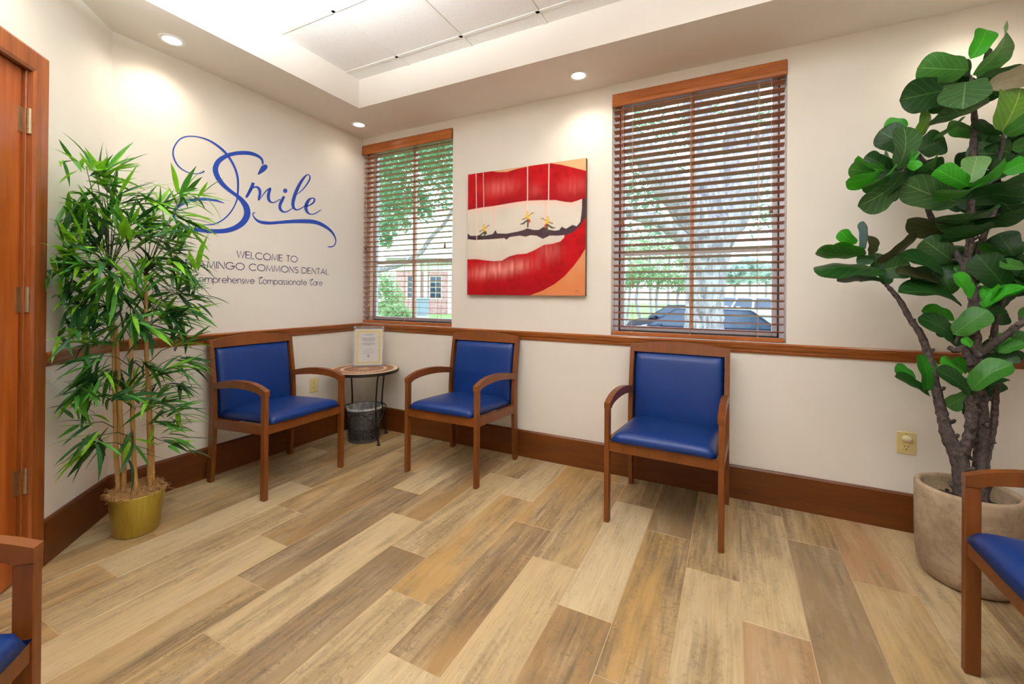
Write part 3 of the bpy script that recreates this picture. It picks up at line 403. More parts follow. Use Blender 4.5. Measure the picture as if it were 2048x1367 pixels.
PAINT = {'liptop':[(0.0,1.0),(0.1211,1.0058),(0.2114,1.0044),(0.2767,0.9863),(0.3618,0.977),(0.4455,0.9909),(0.59,0.9997),(0.7292,0.9964),(0.8136,0.974),(0.8962,0.9444),(0.9996,0.906)],'gum':[(-0.0026,0.704),(0.1242,0.7138),(0.252,0.7169),(0.3666,0.7248),(0.4597,0.7299),(0.5372,0.7319),(0.6395,0.726),(0.7692,0.7147),(0.8365,0.6957),(0.8946,0.6856),(0.9357,0.6941),(0.9763,0.7055),(1.002,0.7003)],'gap_top':[(-0.0044,0.5124),(0.0278,0.4888),(0.1687,0.482),(0.2377,0.4915),(0.2626,0.5228),(0.2765,0.4938),(0.3624,0.487),(0.456,0.4973),(0.5113,0.5069),(0.5387,0.5178),(0.5924,0.5025),(0.6368,0.5002),(0.681,0.5238),(0.7155,0.496),(0.7671,0.4852),(0.8012,0.489),(0.8183,0.512),(0.8518,0.4942),(0.9018,0.5199),(0.9346,0.5078),(0.9634,0.5414),(0.9783,0.6184),(0.9779,0.7054)],'gap_bot':[(-0.0037,0.462),(0.0677,0.4518),(0.2074,0.4499),(0.3428,0.4523),(0.3596,0.4388),(0.3902,0.4586),(0.474,0.4647),(0.5287,0.4537),(0.565,0.4628),(0.6186,0.4561),(0.6712,0.4291),(0.7237,0.451),(0.7838,0.4465),(0.8514,0.4489),(0.9015,0.4623),(0.951,0.503),(1.0015,0.5702)],'lowteeth':[(-0.0028,0.2952),(0.0943,0.2927),(0.1643,0.2821),(0.2429,0.2733),(0.3204,0.274),(0.3875,0.3063),(0.4532,0.3196),(0.5359,0.3229),(0.5994,0.3457),(0.6795,0.3838),(0.749,0.3892),(0.809,0.4029),(0.8556,0.4447)],'chin':[(1.007,0.3514),(0.958,0.2742),(0.9082,0.2117),(0.8408,0.1404),(0.7634,0.0839),(0.6668,0.0344),(0.5633,-0.0014)]}
ROPES = [[(0.077,1.0021),(0.088,0.4552)],[(0.1456,0.9946),(0.156,0.5821)],[(0.5383,0.9992),(0.5405,0.6496)],[(0.7146,0.9965),(0.7131,0.597)]]
CLIMBERS = [(0.1549,0.5303),(0.5398,0.6003),(0.7075,0.553)]
FIG_LEAVES = [((3.933,-0.41,2.17),(3.76,-0.45,2.201),(0.032,-0.054,0.11),'m'),((3.943,-0.4,2.219),(3.997,-0.39,2.34),(-0.076,-0.012,0.035),'b'),((3.957,-0.38,2.158),(4.079,-0.34,2.352),(-0.066,-0.117,0.065),'m'),((4.008,-0.34,2.167),(4.054,-0.29,2.288),(-0.052,-0.057,0.044),'d'),((3.914,-0.37,2.117),(3.711,-0.41,2.088),(-0.01,-0.047,0.14),'d'),((3.91,-0.45,2.106),(3.866,-0.55,1.967),(-0.151,0.048,0.014),'g'),((3.995,-0.41,2.018),(3.803,-0.47,1.959),(0.027,-0.126,0.039),'g'),((3.95,-0.35,2.051),(3.824,-0.35,2.056),(0.001,-0.078,0.018),'d'),((4.004,-0.37,2.103),(4.14,-0.39,2.123),(-0.016,-0.024,0.086),'t'),((4.031,-0.41,1.883),(4.117,-0.35,2.085),(-0.133,-0.008,0.059),'y'),((4.035,-0.41,1.878),(3.951,-0.44,1.944),(0.02,-0.085,-0.013),'d'),((4.041,-0.41,1.877),(4.119,-0.44,1.925),(-0.045,-0.025,0.057),'m'),((4.018,-0.35,1.92),(3.896,-0.33,1.977),(0.004,-0.079,0.037),'m'),((3.932,-0.39,1.98),(3.83,-0.39,1.894),(-0.009,-0.084,0.01),'m'),((4.044,-0.37,1.881),(4.005,-0.34,1.878),(-0.009,-0.008,0.044),'d'),((4.039,-0.39,1.852),(3.988,-0.39,1.83),(-0.013,-0.031,0.029),'d'),((4.124,-0.31,1.809),(4.137,-0.27,1.928),(0.051,-0.061,0.015),'d'),((4.081,-0.36,1.772),(4.153,-0.34,1.8),(-0.02,-0.012,0.06),'d'),((4.059,-0.29,1.8),(3.942,-0.27,1.836),(0.007,-0.057,0.054),'d'),((4.007,-0.29,1.962),(4.076,-0.29,1.869),(-0.001,-0.093,-0.001),'d'),((4.026,-0.33,2.139),(4.034,-0.29,2.237),(0.004,-0.079,0.032),'d'),((3.766,-0.31,2.002),(3.686,-0.27,2.023),(0.007,-0.024,0.071),'b'),((3.785,-0.34,1.869),(3.656,-0.33,1.985),(0.076,-0.045,0.088),'d'),((3.7,-0.42,1.775),(3.72,-0.44,1.958),(-0.111,-0.041,0.008),'g'),((3.785,-0.35,1.929),(3.832,-0.33,2.048),(-0.055,-0.053,0.031),'y'),((3.787,-0.36,1.863),(3.881,-0.35,1.907),(-0.051,-0.014,0.113),'d'),((3.669,-0.37,1.81),(3.595,-0.37,1.863),(0.041,-0.024,0.058),'d'),((3.659,-0.41,1.779),(3.524,-0.43,1.794),(0.016,-0.052,0.069),'m'),((3.657,-0.43,1.771),(3.545,-0.47,1.836),(0.023,-0.083,-0.012),'b'),((3.641,-0.44,1.769),(3.503,-0.49,1.719),(0.008,-0.081,0.057),'b'),((3.684,-0.45,1.793),(3.562,-0.49,1.686),(-0.001,-0.099,0.039),'m'),((3.718,-0.41,1.748),(3.554,-0.47,1.61),(-0.047,-0.093,0.097),'g'),((3.768,-0.41,1.77),(3.663,-0.43,1.645),(-0.026,-0.096,0.037),'d'),((3.741,-0.43,1.804),(3.754,-0.44,1.845),(-0.033,-0.009,0.008),'b'),((3.736,-0.44,1.762),(3.758,-0.46,1.796),(-0.04,0.005,0.029),'b'),((3.762,-0.42,1.766),(3.84,-0.41,1.823),(-0.014,-0.07,0.031),'m'),((3.906,-0.42,1.608),(3.71,-0.45,1.705),(0.061,-0.08,0.099),'g'),((3.919,-0.45,1.669),(3.807,-0.49,1.743),(0.056,-0.033,0.067),'b'),((3.935,-0.42,1.687),(3.969,-0.39,1.807),(-0.085,0.027,0.017),'p'),((3.907,-0.47,1.664),(4.014,-0.49,1.758),(-0.037,-0.081,0.025),'b'),((3.948,-0.49,1.673),(3.788,-0.53,1.635),(0.02,-0.104,0.024),'m'),((4.023,-0.44,1.716),(4.093,-0.45,1.748),(-0.03,-0.002,0.065),'b'),((3.983,-0.39,1.695),(4.045,-0.39,1.739),(-0.036,0.004,0.051),'d'),((3.944,-0.47,1.652),(4.068,-0.51,1.687),(-0.033,-0.07,0.037),'d'),((4.004,-0.41,1.643),(4.102,-0.43,1.61),(0.011,-0.052,0.066),'d'),((3.948,-0.37,1.631),(4.061,-0.37,1.646),(-0.011,-0.043,0.079),'d'),((4.012,-0.43,1.587),(3.811,-0.49,1.53),(0.019,-0.123,0.063),'g'),((3.941,-0.39,1.519),(3.732,-0.43,1.538),(0.028,-0.121,0.058),'t2'),((3.917,-0.43,1.521),(4.077,-0.49,1.549),(-0.042,-0.092,0.045),'d'),((4.0,-0.45,1.494),(3.826,-0.49,1.451),(0.009,-0.101,0.059),'d'),((4.02,-0.29,1.813),(3.94,-0.27,1.844),(0.002,-0.056,0.043),'d'),((4.018,-0.27,1.819),(4.123,-0.25,1.8),(0.022,-0.061,0.058),'d'),((3.96,-0.35,1.594),(3.945,-0.35,1.662),(0.054,-0.021,0.012),'d'),((3.555,-0.41,1.45),(3.494,-0.42,1.513),(0.042,-0.046,0.033),'b'),((3.578,-0.43,1.42),(3.465,-0.47,1.444),(0.029,-0.056,0.045),'b'),((3.577,-0.42,1.412),(3.584,-0.42,1.551),(-0.053,-0.072,0.003),'u'),((3.614,-0.37,1.401),(3.621,-0.36,1.49),(-0.055,-0.045,0.01),'t2'),((3.585,-0.44,1.398),(3.394,-0.49,1.413),(0.033,-0.112,0.049),'m'),((3.63,-0.39,1.353),(3.773,-0.41,1.475),(-0.043,-0.108,0.033),'t2'),((3.655,-0.45,1.321),(3.384,-0.49,1.331),(-0.02,0.157,0.075),'d'),((3.656,-0.43,1.275),(3.478,-0.45,1.277),(-0.012,0.108,0.038),'d'),((3.631,-0.35,1.356),(3.59,-0.33,1.299),(-0.043,-0.034,0.019),'d'),((3.634,-0.36,1.376),(3.57,-0.34,1.38),(0.002,-0.004,0.054),'d'),((3.941,-0.33,1.356),(3.823,-0.31,1.417),(0.045,-0.021,0.094),'d'),((3.864,-0.39,1.294),(3.71,-0.43,1.388),(0.022,0.09,0.074),'d'),((3.845,-0.41,1.263),(3.691,-0.44,1.317),(0.002,0.091,0.055),'t2'),((3.908,-0.42,1.168),(3.696,-0.47,1.233),(-0.007,0.126,0.073),'d'),((3.904,-0.36,1.22),(3.863,-0.36,1.315),(0.075,-0.026,0.032),'d'),((3.923,-0.47,1.201),(3.864,-0.49,1.303),(0.056,0.063,0.044),'b'),((4.048,-0.41,1.246),(3.953,-0.43,1.384),(0.094,-0.039,0.059),'d'),((4.092,-0.36,1.379),(4.054,-0.34,1.48),(0.088,-0.039,0.041),'d'),((4.063,-0.39,1.388),(3.98,-0.41,1.436),(0.021,-0.075,0.006),'m'),((4.094,-0.44,1.319),(4.007,-0.47,1.332),(-0.009,0.05,0.054),'m'),((3.983,-0.42,1.163),(4.016,-0.41,1.262),(-0.035,0.076,0.004),'b'),((3.975,-0.44,1.166),(4.077,-0.47,1.248),(-0.006,0.078,0.036),'b'),((4.098,-0.37,1.291),(4.146,-0.35,1.387),(-0.048,0.072,0.009),'d'),((3.909,-0.36,1.105),(3.804,-0.35,1.145),(0.028,0.062,0.058),'b'),((3.879,-0.44,1.047),(3.971,-0.47,1.155),(-0.06,0.037,0.061),'m'),((3.89,-0.42,1.017),(3.772,-0.44,1.12),(0.05,0.056,0.068),'d'),((3.802,-0.41,0.788),(3.786,-0.41,0.954),(0.085,0.065,0.008),'b2'),((3.773,-0.39,0.845),(3.704,-0.39,0.895),(0.031,0.043,0.043),'b2'),((3.81,-0.43,0.774),(3.687,-0.45,0.856),(0.014,0.085,0.041),'d'),((3.933,-0.45,0.82),(4.031,-0.49,0.945),(-0.036,0.082,0.054),'m'),((3.936,-0.43,0.796),(3.821,-0.46,0.9),(0.037,0.071,0.061),'d'),((3.927,-0.39,0.877),(3.857,-0.39,0.942),(0.034,0.058,0.037),'b'),((3.942,-0.37,0.875),(3.907,-0.36,0.942),(0.045,0.038,0.018),'b'),((3.933,-0.45,1.002),(3.896,-0.46,1.031),(0.02,0.011,0.03),'b'),((4.054,-0.36,0.978),(4.057,-0.34,1.056),(0.061,-0.024,0.004),'b'),((4.025,-0.42,0.978),(4.091,-0.44,1.025),(-0.009,0.055,0.036),'m'),((4.042,-0.39,0.934),(3.979,-0.39,0.977),(0.037,-0.009,0.055),'d'),((4.026,-0.42,0.943),(4.077,-0.43,0.968),(-0.02,0.013,0.046),'d'),((3.991,-0.41,1.154),(4.039,-0.39,1.262),(-0.031,0.091,-0.003),'b'),((3.979,-0.44,1.161),(4.077,-0.47,1.248),(-0.001,0.081,0.029),'b'),((3.987,-0.42,1.128),(4.04,-0.43,1.157),(-0.012,0.035,0.033),'d'),((3.999,-0.39,0.811),(4.067,-0.39,0.866),(-0.002,0.07,0.002),'d'),((4.124,-0.39,1.93),(4.238,-0.41,1.981),(-0.053,-0.01,0.115),'m'),((4.124,-0.39,1.746),(4.225,-0.41,1.669),(0.057,-0.043,0.085),'d'),((4.11,-0.39,1.564),(4.239,-0.41,1.589),(-0.026,-0.007,0.127),'b'),((4.111,-0.39,1.277),(4.199,-0.41,1.355),(-0.063,0.024,0.078),'d'),((4.097,-0.39,1.113),(4.186,-0.41,1.176),(-0.051,0.024,0.079),'m'),((4.138,-0.39,2.05),(4.198,-0.41,2.168),(-0.08,0.02,0.044),'y'),((4.139,-0.39,1.439),(4.252,-0.41,1.412),(0.028,-0.025,0.134),'d'),((3.973,-0.345,2.138),(4.128,-0.313,2.131),(0.014,-0.046,0.112),'g'),((3.962,-0.33,2.131),(3.934,-0.372,2.234),(0.044,-0.079,-0.02),'d'),((3.987,-0.332,2.13),(3.847,-0.336,2.17),(0.021,-0.059,0.068),'d'),((3.994,-0.308,2.165),(3.934,-0.303,2.076),(-0.068,-0.029,0.043),'d'),((3.964,-0.357,2.144),(4.065,-0.315,2.068),(0.056,-0.04,0.053),'d'),((3.751,-0.294,1.78),(3.905,-0.256,1.782),(0.006,-0.031,0.131),'d'),((3.732,-0.298,1.771),(3.782,-0.343,1.855),(-0.081,0.01,0.054),'d'),((3.739,-0.302,1.794),(3.693,-0.252,1.892),(0.009,-0.083,0.046),'m'),((3.731,-0.338,1.775),(3.605,-0.306,1.84),(0.047,-0.037,0.108),'d'),((3.747,-0.318,1.786),(3.648,-0.285,1.76),(-0.025,-0.012,0.083),'d'),((3.723,-0.357,1.786),(3.755,-0.348,1.709),(0.05,-0.041,0.016),'d'),((3.736,-0.326,1.766),(3.872,-0.369,1.698),(0.036,-0.03,0.091),'d'),((3.974,-0.308,1.67),(4.135,-0.263,1.678),(0.016,-0.072,0.077),'d'),((3.957,-0.355,1.67),(4.002,-0.403,1.735),(-0.058,0.012,0.05),'d'),((3.964,-0.323,1.648),(3.864,-0.368,1.736),(0.069,-0.035,0.061),'d'),((3.968,-0.306,1.673),(3.832,-0.287,1.687),(0.008,-0.022,0.107),'m'),((3.981,-0.312,1.682),(3.891,-0.288,1.629),(-0.065,0.003,0.112),'d'),((3.986,-0.312,1.667),(3.993,-0.276,1.577),(-0.078,0.028,0.005),'d'),((3.949,-0.35,1.662),(4.039,-0.313,1.595),(0.057,-0.065,0.041),'d'),((4.083,-0.348,1.836),(4.21,-0.319,1.858),(-0.01,-0.016,0.082),'m'),((4.102,-0.308,1.836),(4.115,-0.297,1.955),(-0.075,-0.019,0.01),'d'),((4.087,-0.344,1.815),(3.978,-0.325,1.886),(0.05,-0.041,0.087),'g'),((4.083,-0.339,1.816),(3.951,-0.338,1.832),(0.012,-0.028,0.097),'g'),((4.077,-0.337,1.827),(4.047,-0.357,1.72),(-0.085,-0.014,0.027),'d'),((4.096,-0.292,1.831),(4.193,-0.307,1.742),(0.033,-0.062,0.047),'d'),((3.658,-0.303,1.326),(3.773,-0.316,1.358),(-0.033,0.002,0.121),'g'),((3.644,-0.333,1.329),(3.653,-0.285,1.416),(0.074,0.022,-0.019),'d'),((3.64,-0.332,1.327),(3.571,-0.322,1.293),(-0.025,0.015,0.054),'d'),((3.652,-0.357,1.323),(3.676,-0.379,1.259),(0.052,0.021,0.012),'d'),((3.921,-0.313,1.339),(4.062,-0.288,1.399),(-0.059,0.013,0.132),'d'),((3.928,-0.293,1.337),(3.932,-0.259,1.444),(0.097,-0.033,0.007),'d'),((3.912,-0.348,1.36),(3.797,-0.392,1.458),(0.073,-0.029,0.073),'g'),((3.909,-0.311,1.332),(3.781,-0.298,1.286),(-0.032,0.006,0.089),'d'),((3.903,-0.324,1.364),(3.871,-0.364,1.271),(-0.085,0.027,0.018),'d'),((3.911,-0.349,1.338),(4.006,-0.343,1.275),(0.048,0.024,0.074),'m'),((4.087,-0.341,1.314),(4.215,-0.294,1.349),(-0.035,0.045,0.069),'d'),((4.107,-0.325,1.327),(4.111,-0.319,1.447),(-0.042,0.065,-0.002),'g'),((4.126,-0.292,1.324),(3.994,-0.331,1.411),(0.05,0.025,0.088),'d'),((4.11,-0.323,1.3),(4.001,-0.315,1.281),(-0.008,0.054,0.069),'d'),((4.106,-0.319,1.3),(4.103,-0.335,1.208),(0.074,0.01,-0.004),'d'),((4.114,-0.314,1.295),(4.168,-0.345,1.211),(0.07,0.03,0.034),'m'),((3.918,-0.336,1.032),(3.996,-0.315,1.084),(-0.035,0.063,0.026),'d'),((3.924,-0.347,1.038),(3.856,-0.333,1.046),(0.012,0.03,0.045),'d'),((3.932,-0.305,1.049),(3.939,-0.265,0.985),(-0.027,0.047,0.026),'d'),((4.061,-0.309,1.155),(4.107,-0.292,1.227),(-0.044,0.052,0.016),'d'),((4.066,-0.316,1.158),(3.986,-0.337,1.211),(0.043,0.002,0.066),'d'),((4.077,-0.297,1.151),(4.078,-0.315,1.087),(0.052,-0.01,0.004),'d'),((4.07,-0.338,0.995),(4.133,-0.382,1.048),(-0.004,0.055,0.051),'m'),((4.072,-0.317,0.976),(4.031,-0.286,1.014),(0.038,-0.011,0.05),'d'),((4.071,-0.324,0.99),(4.001,-0.348,0.927),(-0.035,0.068,0.012),'m'),((4.053,-0.348,0.985),(4.117,-0.355,0.943),(0.037,-0.01,0.057),'d'),((4.004,-0.291,0.765),(4.087,-0.262,0.844),(-0.055,0.069,0.033),'d'),((3.984,-0.349,0.791),(3.932,-0.363,0.852),(0.054,-0.013,0.042),'g'),((3.982,-0.33,0.788),(3.896,-0.328,0.719),(-0.028,0.075,0.038),'m'),((3.968,-0.336,0.769),(3.965,-0.36,0.684),(0.07,0.004,-0.004),'d'),((4.031,-0.36,1.622),(4.165,-0.339,1.673),(-0.048,-0.002,0.126),'g'),((4.049,-0.321,1.611),(4.026,-0.274,1.72),(0.073,-0.033,0.03),'d'),((4.046,-0.321,1.63),(3.916,-0.357,1.629),(0.004,-0.016,0.09),'d'),((4.05,-0.304,1.618),(4.0,-0.314,1.529),(-0.083,0.025,0.044),'d'),((4.044,-0.351,1.627),(4.137,-0.311,1.532),(0.071,-0.037,0.054),'d')]
FIG_BRANCHES = [[(3.924,-0.39,0.328,0.0263),(3.921,-0.39,0.441,0.0272),(3.912,-0.39,0.528,0.0317),(3.881,-0.39,0.597,0.0239),(3.865,-0.39,0.675,0.0205),(3.851,-0.39,0.749,0.0188),(3.832,-0.39,0.854,0.0162),(3.814,-0.39,0.952,0.0153),(3.783,-0.41,1.042,0.0135),(3.749,-0.41,1.104,0.0118),(3.711,-0.42,1.185,0.0109),(3.676,-0.42,1.24,0.0092),(3.658,-0.42,1.263,0.0065)],[(3.92,-0.39,0.52,0.0228),(3.934,-0.4,0.578,0.0209),(3.943,-0.41,0.643,0.019),(3.946,-0.41,0.721,0.0199),(3.936,-0.42,0.77,0.0147),(3.931,-0.42,0.799,0.006)],[(3.992,-0.37,0.335,0.0261),(3.991,-0.37,0.474,0.0253),(3.991,-0.37,0.57,0.0227),(3.992,-0.37,0.665,0.0235),(3.987,-0.37,0.796,0.0218),(3.964,-0.39,0.919,0.0252),(3.961,-0.39,0.988,0.0261),(3.959,-0.39,1.075,0.0192),(3.96,-0.39,1.188,0.0183),(3.952,-0.39,1.249,0.0166),(3.933,-0.39,1.328,0.0167),(3.947,-0.39,1.424,0.0149),(3.943,-0.39,1.485,0.0122)],[(3.944,-0.39,1.485,0.0128),(3.963,-0.36,1.624,0.0129),(3.972,-0.34,1.736,0.013),(3.971,-0.35,1.846,0.013),(3.969,-0.36,1.924,0.0119),(3.97,-0.36,1.98,0.0108),(3.955,-0.38,2.082,0.0075),(3.948,-0.39,2.154,0.0043)],[(4.001,-0.37,0.493,0.0156),(4.018,-0.36,0.571,0.013),(4.03,-0.35,0.622,0.0131),(4.042,-0.34,0.691,0.0122),(4.046,-0.34,0.779,0.0113),(4.054,-0.34,0.867,0.0105),(4.064,-0.34,0.937,0.0078)],[(3.983,-0.39,0.972,0.0156),(4.003,-0.41,1.005,0.0145),(4.037,-0.43,1.047,0.0126),(4.064,-0.45,1.091,0.0123),(4.087,-0.45,1.113,0.0123),(4.132,-0.45,1.159,0.0097)],[(4.039,-0.34,1.031,0.0114),(4.045,-0.34,1.101,0.0105),(4.055,-0.34,1.154,0.0096),(4.063,-0.35,1.198,0.0078),(4.071,-0.36,1.232,0.0052)],[(3.944,-0.41,0.92,0.0138),(3.918,-0.42,0.988,0.013),(3.893,-0.42,0.978,0.0122),(3.87,-0.42,0.992,0.0096)],[(3.927,-0.41,0.971,0.0122),(3.917,-0.42,1.023,0.0104),(3.908,-0.42,1.057,0.0078),(3.888,-0.42,1.004,0.0044)],[(3.932,-0.39,1.339,0.0145),(3.908,-0.36,1.408,0.0114),(3.89,-0.34,1.452,0.0116),(3.872,-0.34,1.494,0.0123),(3.846,-0.34,1.543,0.011),(3.828,-0.34,1.607,0.0104),(3.84,-0.35,1.7,0.0082),(3.831,-0.36,1.781,0.0075),(3.803,-0.37,1.813,0.0069),(3.771,-0.39,1.843,0.0055),(3.718,-0.41,1.762,0.0048)],[(3.963,-0.39,1.273,0.0131),(3.979,-0.36,1.353,0.0119),(4.003,-0.34,1.446,0.0113),(4.017,-0.34,1.505,0.0106),(4.04,-0.34,1.563,0.0092),(4.052,-0.34,1.653,0.0079),(4.048,-0.35,1.73,0.0078),(4.048,-0.36,1.805,0.0084),(4.044,-0.39,1.842,0.0077),(4.038,-0.41,1.881,0.0057)]]
CANES = [[(0.333,-1.885,0.224),(0.328,-1.897,0.398),(0.326,-1.902,0.652),(0.323,-1.909,0.938),(0.32,-1.917,1.159),(0.317,-1.926,1.301)],[(0.358,-1.877,0.216),(0.358,-1.876,0.333),(0.352,-1.891,0.59),(0.348,-1.901,0.844),(0.345,-1.91,1.034)],[(0.404,-1.843,0.189),(0.4,-1.854,0.364),(0.397,-1.861,0.588),(0.395,-1.865,0.779),(0.393,-1.87,0.976)],[(0.413,-1.794,0.181),(0.413,-1.794,0.347),(0.41,-1.802,0.705),(0.406,-1.813,0.965),(0.405,-1.814,1.16),(0.404,-1.816,1.283)],[(0.371,-1.764,0.179),(0.371,-1.765,0.362),(0.367,-1.774,0.563),(0.365,-1.78,0.762)]]
SPRAYS = [(0.438,-2.056,1.764,150,7,0.6),(0.452,-2.025,1.736,40,8,0.5),(0.382,-1.963,1.698,100,10,0.6),(0.31,-1.956,1.664,190,8,0.4),(0.272,-1.971,1.621,210,8,0.25),(0.362,-1.907,1.669,10,8,0.4),(0.401,-1.83,1.649,340,8,0.5),(0.32,-1.741,1.626,60,8,0.3),(0.353,-1.662,1.672,80,8,0.4),(0.623,-1.755,1.675,10,7,0.5),(0.51,-1.757,1.582,350,8,0.4),(0.412,-1.665,1.577,320,8,0.4),(0.33,-2.027,1.497,140,8,0.5),(0.474,-2.103,1.449,160,8,0.3),(0.467,-2.058,1.398,170,9,0.25),(0.441,-2.079,1.34,190,8,0.4),(0.384,-2.073,1.284,180,8,0.4),(0.376,-1.96,1.534,120,9,0.25),(0.452,-1.92,1.462,90,11,0.6),(0.263,-1.894,1.488,170,8,0.35),(0.432,-1.873,1.512,20,9,0.2),(0.367,-1.804,1.493,330,8,0.15),(0.554,-1.83,1.467,10,8,0.2),(0.34,-1.708,1.439,340,8,0.2),(0.449,-1.928,1.363,200,9,0.2),(0.483,-1.996,1.327,190,8,0.15),(0.346,-1.821,1.362,330,9,0.2),(0.551,-1.849,1.354,350,9,0.2),(0.567,-1.792,1.319,330,9,0.2),(0.354,-1.636,1.375,330,7,0.2),(0.563,-1.67,1.307,60,8,0.8),(0.258,-1.963,1.228,200,8,0.15),(0.347,-2.039,1.208,190,8,0.2),(0.336,-2.012,1.148,210,8,0.2),(0.288,-1.945,1.26,230,8,0.1),(0.347,-1.898,1.242,270,8,0.15),(0.504,-1.894,1.198,90,9,0.7),(0.381,-1.807,1.166,320,8,0.15),(0.362,-1.721,1.213,350,8,0.2),(0.533,-1.737,1.2,10,7,0.15),(0.475,-1.68,1.173,340,7,0.15),(0.533,-1.818,1.136,330,8,0.15),(0.402,-1.692,1.098,350,7,0.15),(0.346,-1.896,1.134,200,8,0.1),(0.498,-1.905,1.119,270,8,0.1),(0.388,-1.941,1.586,60,8,0.3),(0.407,-1.894,1.567,20,8,0.25),(0.297,-1.95,1.404,150,8,0.2),(0.283,-1.807,1.438,60,8,0.2),(0.514,-1.97,1.286,250,8,0.1),(0.322,-1.767,1.286,310,8,0.1),(0.463,-2.025,1.308,200,8,0.15),(0.317,-2.005,1.038,150,8,0.4),(0.479,-2.071,1.009,180,8,0.35),(0.335,-1.987,0.958,190,8,0.2),(0.497,-2.016,0.912,230,8,0.25),(0.412,-1.921,1.037,190,8,0.1),(0.332,-1.866,1.095,300,8,0.1),(0.492,-1.872,1.037,330,8,0.1),(0.499,-1.802,1.065,10,8,0.1),(0.52,-1.757,1.076,350,8,0.1),(0.466,-1.714,0.927,20,8,0.4),(0.399,-1.688,0.852,330,7,0.3),(0.498,-1.778,0.8,20,8,0.3),(0.364,-1.683,0.712,345,8,0.3),(0.428,-1.991,0.827,240,8,0.1),(0.409,-1.993,0.772,200,7,0.1),(0.329,-1.983,0.695,180,8,0.3),(0.465,-1.984,0.699,30,7,0.1),(0.323,-1.853,0.667,80,9,0.6),(0.394,-1.834,0.626,20,8,0.3),(0.527,-1.832,0.661,330,8,0.1),(0.425,-1.749,0.565,10,7,0.15),(0.511,-1.803,0.558,345,8,0.35),(0.39,-2.021,0.591,170,7,0.5),(0.499,-2.013,0.552,220,8,0.3),(0.507,-2.034,0.519,240,6,0.1),(0.478,-1.892,0.515,270,6,0.1),(0.539,-1.81,0.475,330,7,0.2),(0.3,-1.877,0.849,240,7,0.1),(0.483,-1.872,0.863,310,7,0.1)]
BAM_RIGHT = (0.3764,0.9265,-0.0)
BAM_VIEW = (-0.9265,0.3764,0.0)
LIMB = [(-5.16,3.01,0.64,0.113),(-4.59,3.3,1.13,0.096),(-4.02,3.59,1.52,0.08),(-3.45,3.88,1.72,0.064),(-3.17,4.03,1.81,0.058),(-2.95,4.13,1.92,0.055),(-2.74,4.24,2.09,0.051),(-2.6,4.31,2.32,0.048),(-2.45,4.39,2.53,0.045),(-2.31,4.46,2.69,0.04),(-2.03,4.6,3.24,0.032),(-1.74,4.74,3.88,0.024)]
LIMB2 = [(-5.16,3.01,0.64,0.096),(-4.85,3.5,1.79,0.075),(-4.42,3.94,2.66,0.068),(-3.82,4.25,3.51,0.058),(-3.37,4.47,4.19,0.048),(-2.92,4.7,5.04,0.034)]
OAK = [[(2.66,4.2,-0.07,0.408),(2.67,4.2,0.46,0.302),(2.68,4.2,0.99,0.272),(2.69,4.21,1.45,0.28),(2.7,4.21,1.9,0.34),(2.7,4.21,2.28,0.408)],[(2.62,4.16,2.09,0.272),(2.49,3.98,2.44,0.268),(2.25,3.75,2.79,0.227),(1.96,3.49,3.19,0.195),(1.59,3.19,3.58,0.156),(1.08,2.81,4.06,0.112)],[(2.78,4.25,2.09,0.302),(3.0,4.47,2.49,0.307),(3.26,4.71,3.06,0.312),(3.61,5.0,3.64,0.269),(4.31,5.58,4.49,0.179)],[(2.72,4.21,2.13,0.257),(2.71,4.32,2.68,0.261),(2.68,4.42,3.4,0.234),(2.55,4.46,4.14,0.206),(2.43,4.51,4.99,0.144)],[(2.88,4.41,2.45,0.2),(3.03,4.71,3.12,0.206),(3.12,4.97,3.83,0.195),(3.3,5.29,4.66,0.151)],[(2.52,4.11,1.9,0.121),(2.35,3.69,2.08,0.101),(2.09,3.33,2.26,0.084),(1.83,3.09,2.31,0.069),(1.46,2.79,2.49,0.054)]]
LEAFCLUMPS_A = [(-2.67,3.15,3.69,0.37,420),(-3.15,4.02,4.21,0.47,420),(-2.45,3.82,4.05,0.44,420),(-1.8,3.59,3.88,0.42,420),(-3.33,3.93,3.48,0.37,320),(-3.29,4.51,3.61,0.42,300),(-2.54,4.34,3.75,0.36,260),(-2.89,3.6,2.96,0.32,320),(-3.19,4.57,3.22,0.33,240),(-2.99,4.67,3.06,0.27,160),(-2.66,3.16,2.48,0.22,200),(-3.14,4.03,2.75,0.27,170),(-2.68,3.15,2.2,0.13,80),(-2.3,4.46,3.17,0.21,70),(-1.92,4.09,3.46,0.24,120),(-2.95,3.01,3.13,0.47,300),(-1.47,3.76,3.61,0.47,260),(-2.05,3.46,4.35,0.56,300)]
LEAFCLUMPS_B = [(1.71,3.47,3.7,0.29,160),(1.85,4.33,4.06,0.37,170),(2.15,5.04,4.1,0.35,160),(1.8,3.74,3.18,0.27,150),(2.04,4.65,3.39,0.27,120),(1.72,3.82,2.75,0.28,170),(1.9,4.58,2.81,0.28,150),(1.56,3.51,2.33,0.24,130),(1.79,4.75,2.42,0.26,130),(2.67,5.87,4.11,0.37,150),(3.01,6.04,3.74,0.37,170),(3.09,6.09,3.18,0.28,110),(2.93,6.0,2.99,0.19,60),(3.47,5.6,4.24,0.34,160),(3.72,5.95,3.88,0.32,120),(3.64,5.8,2.89,0.35,160),(3.8,6.0,2.65,0.27,110),(3.51,6.3,2.53,0.24,60),(3.17,6.12,4.58,0.37,150),(2.54,5.24,4.53,0.35,120)]
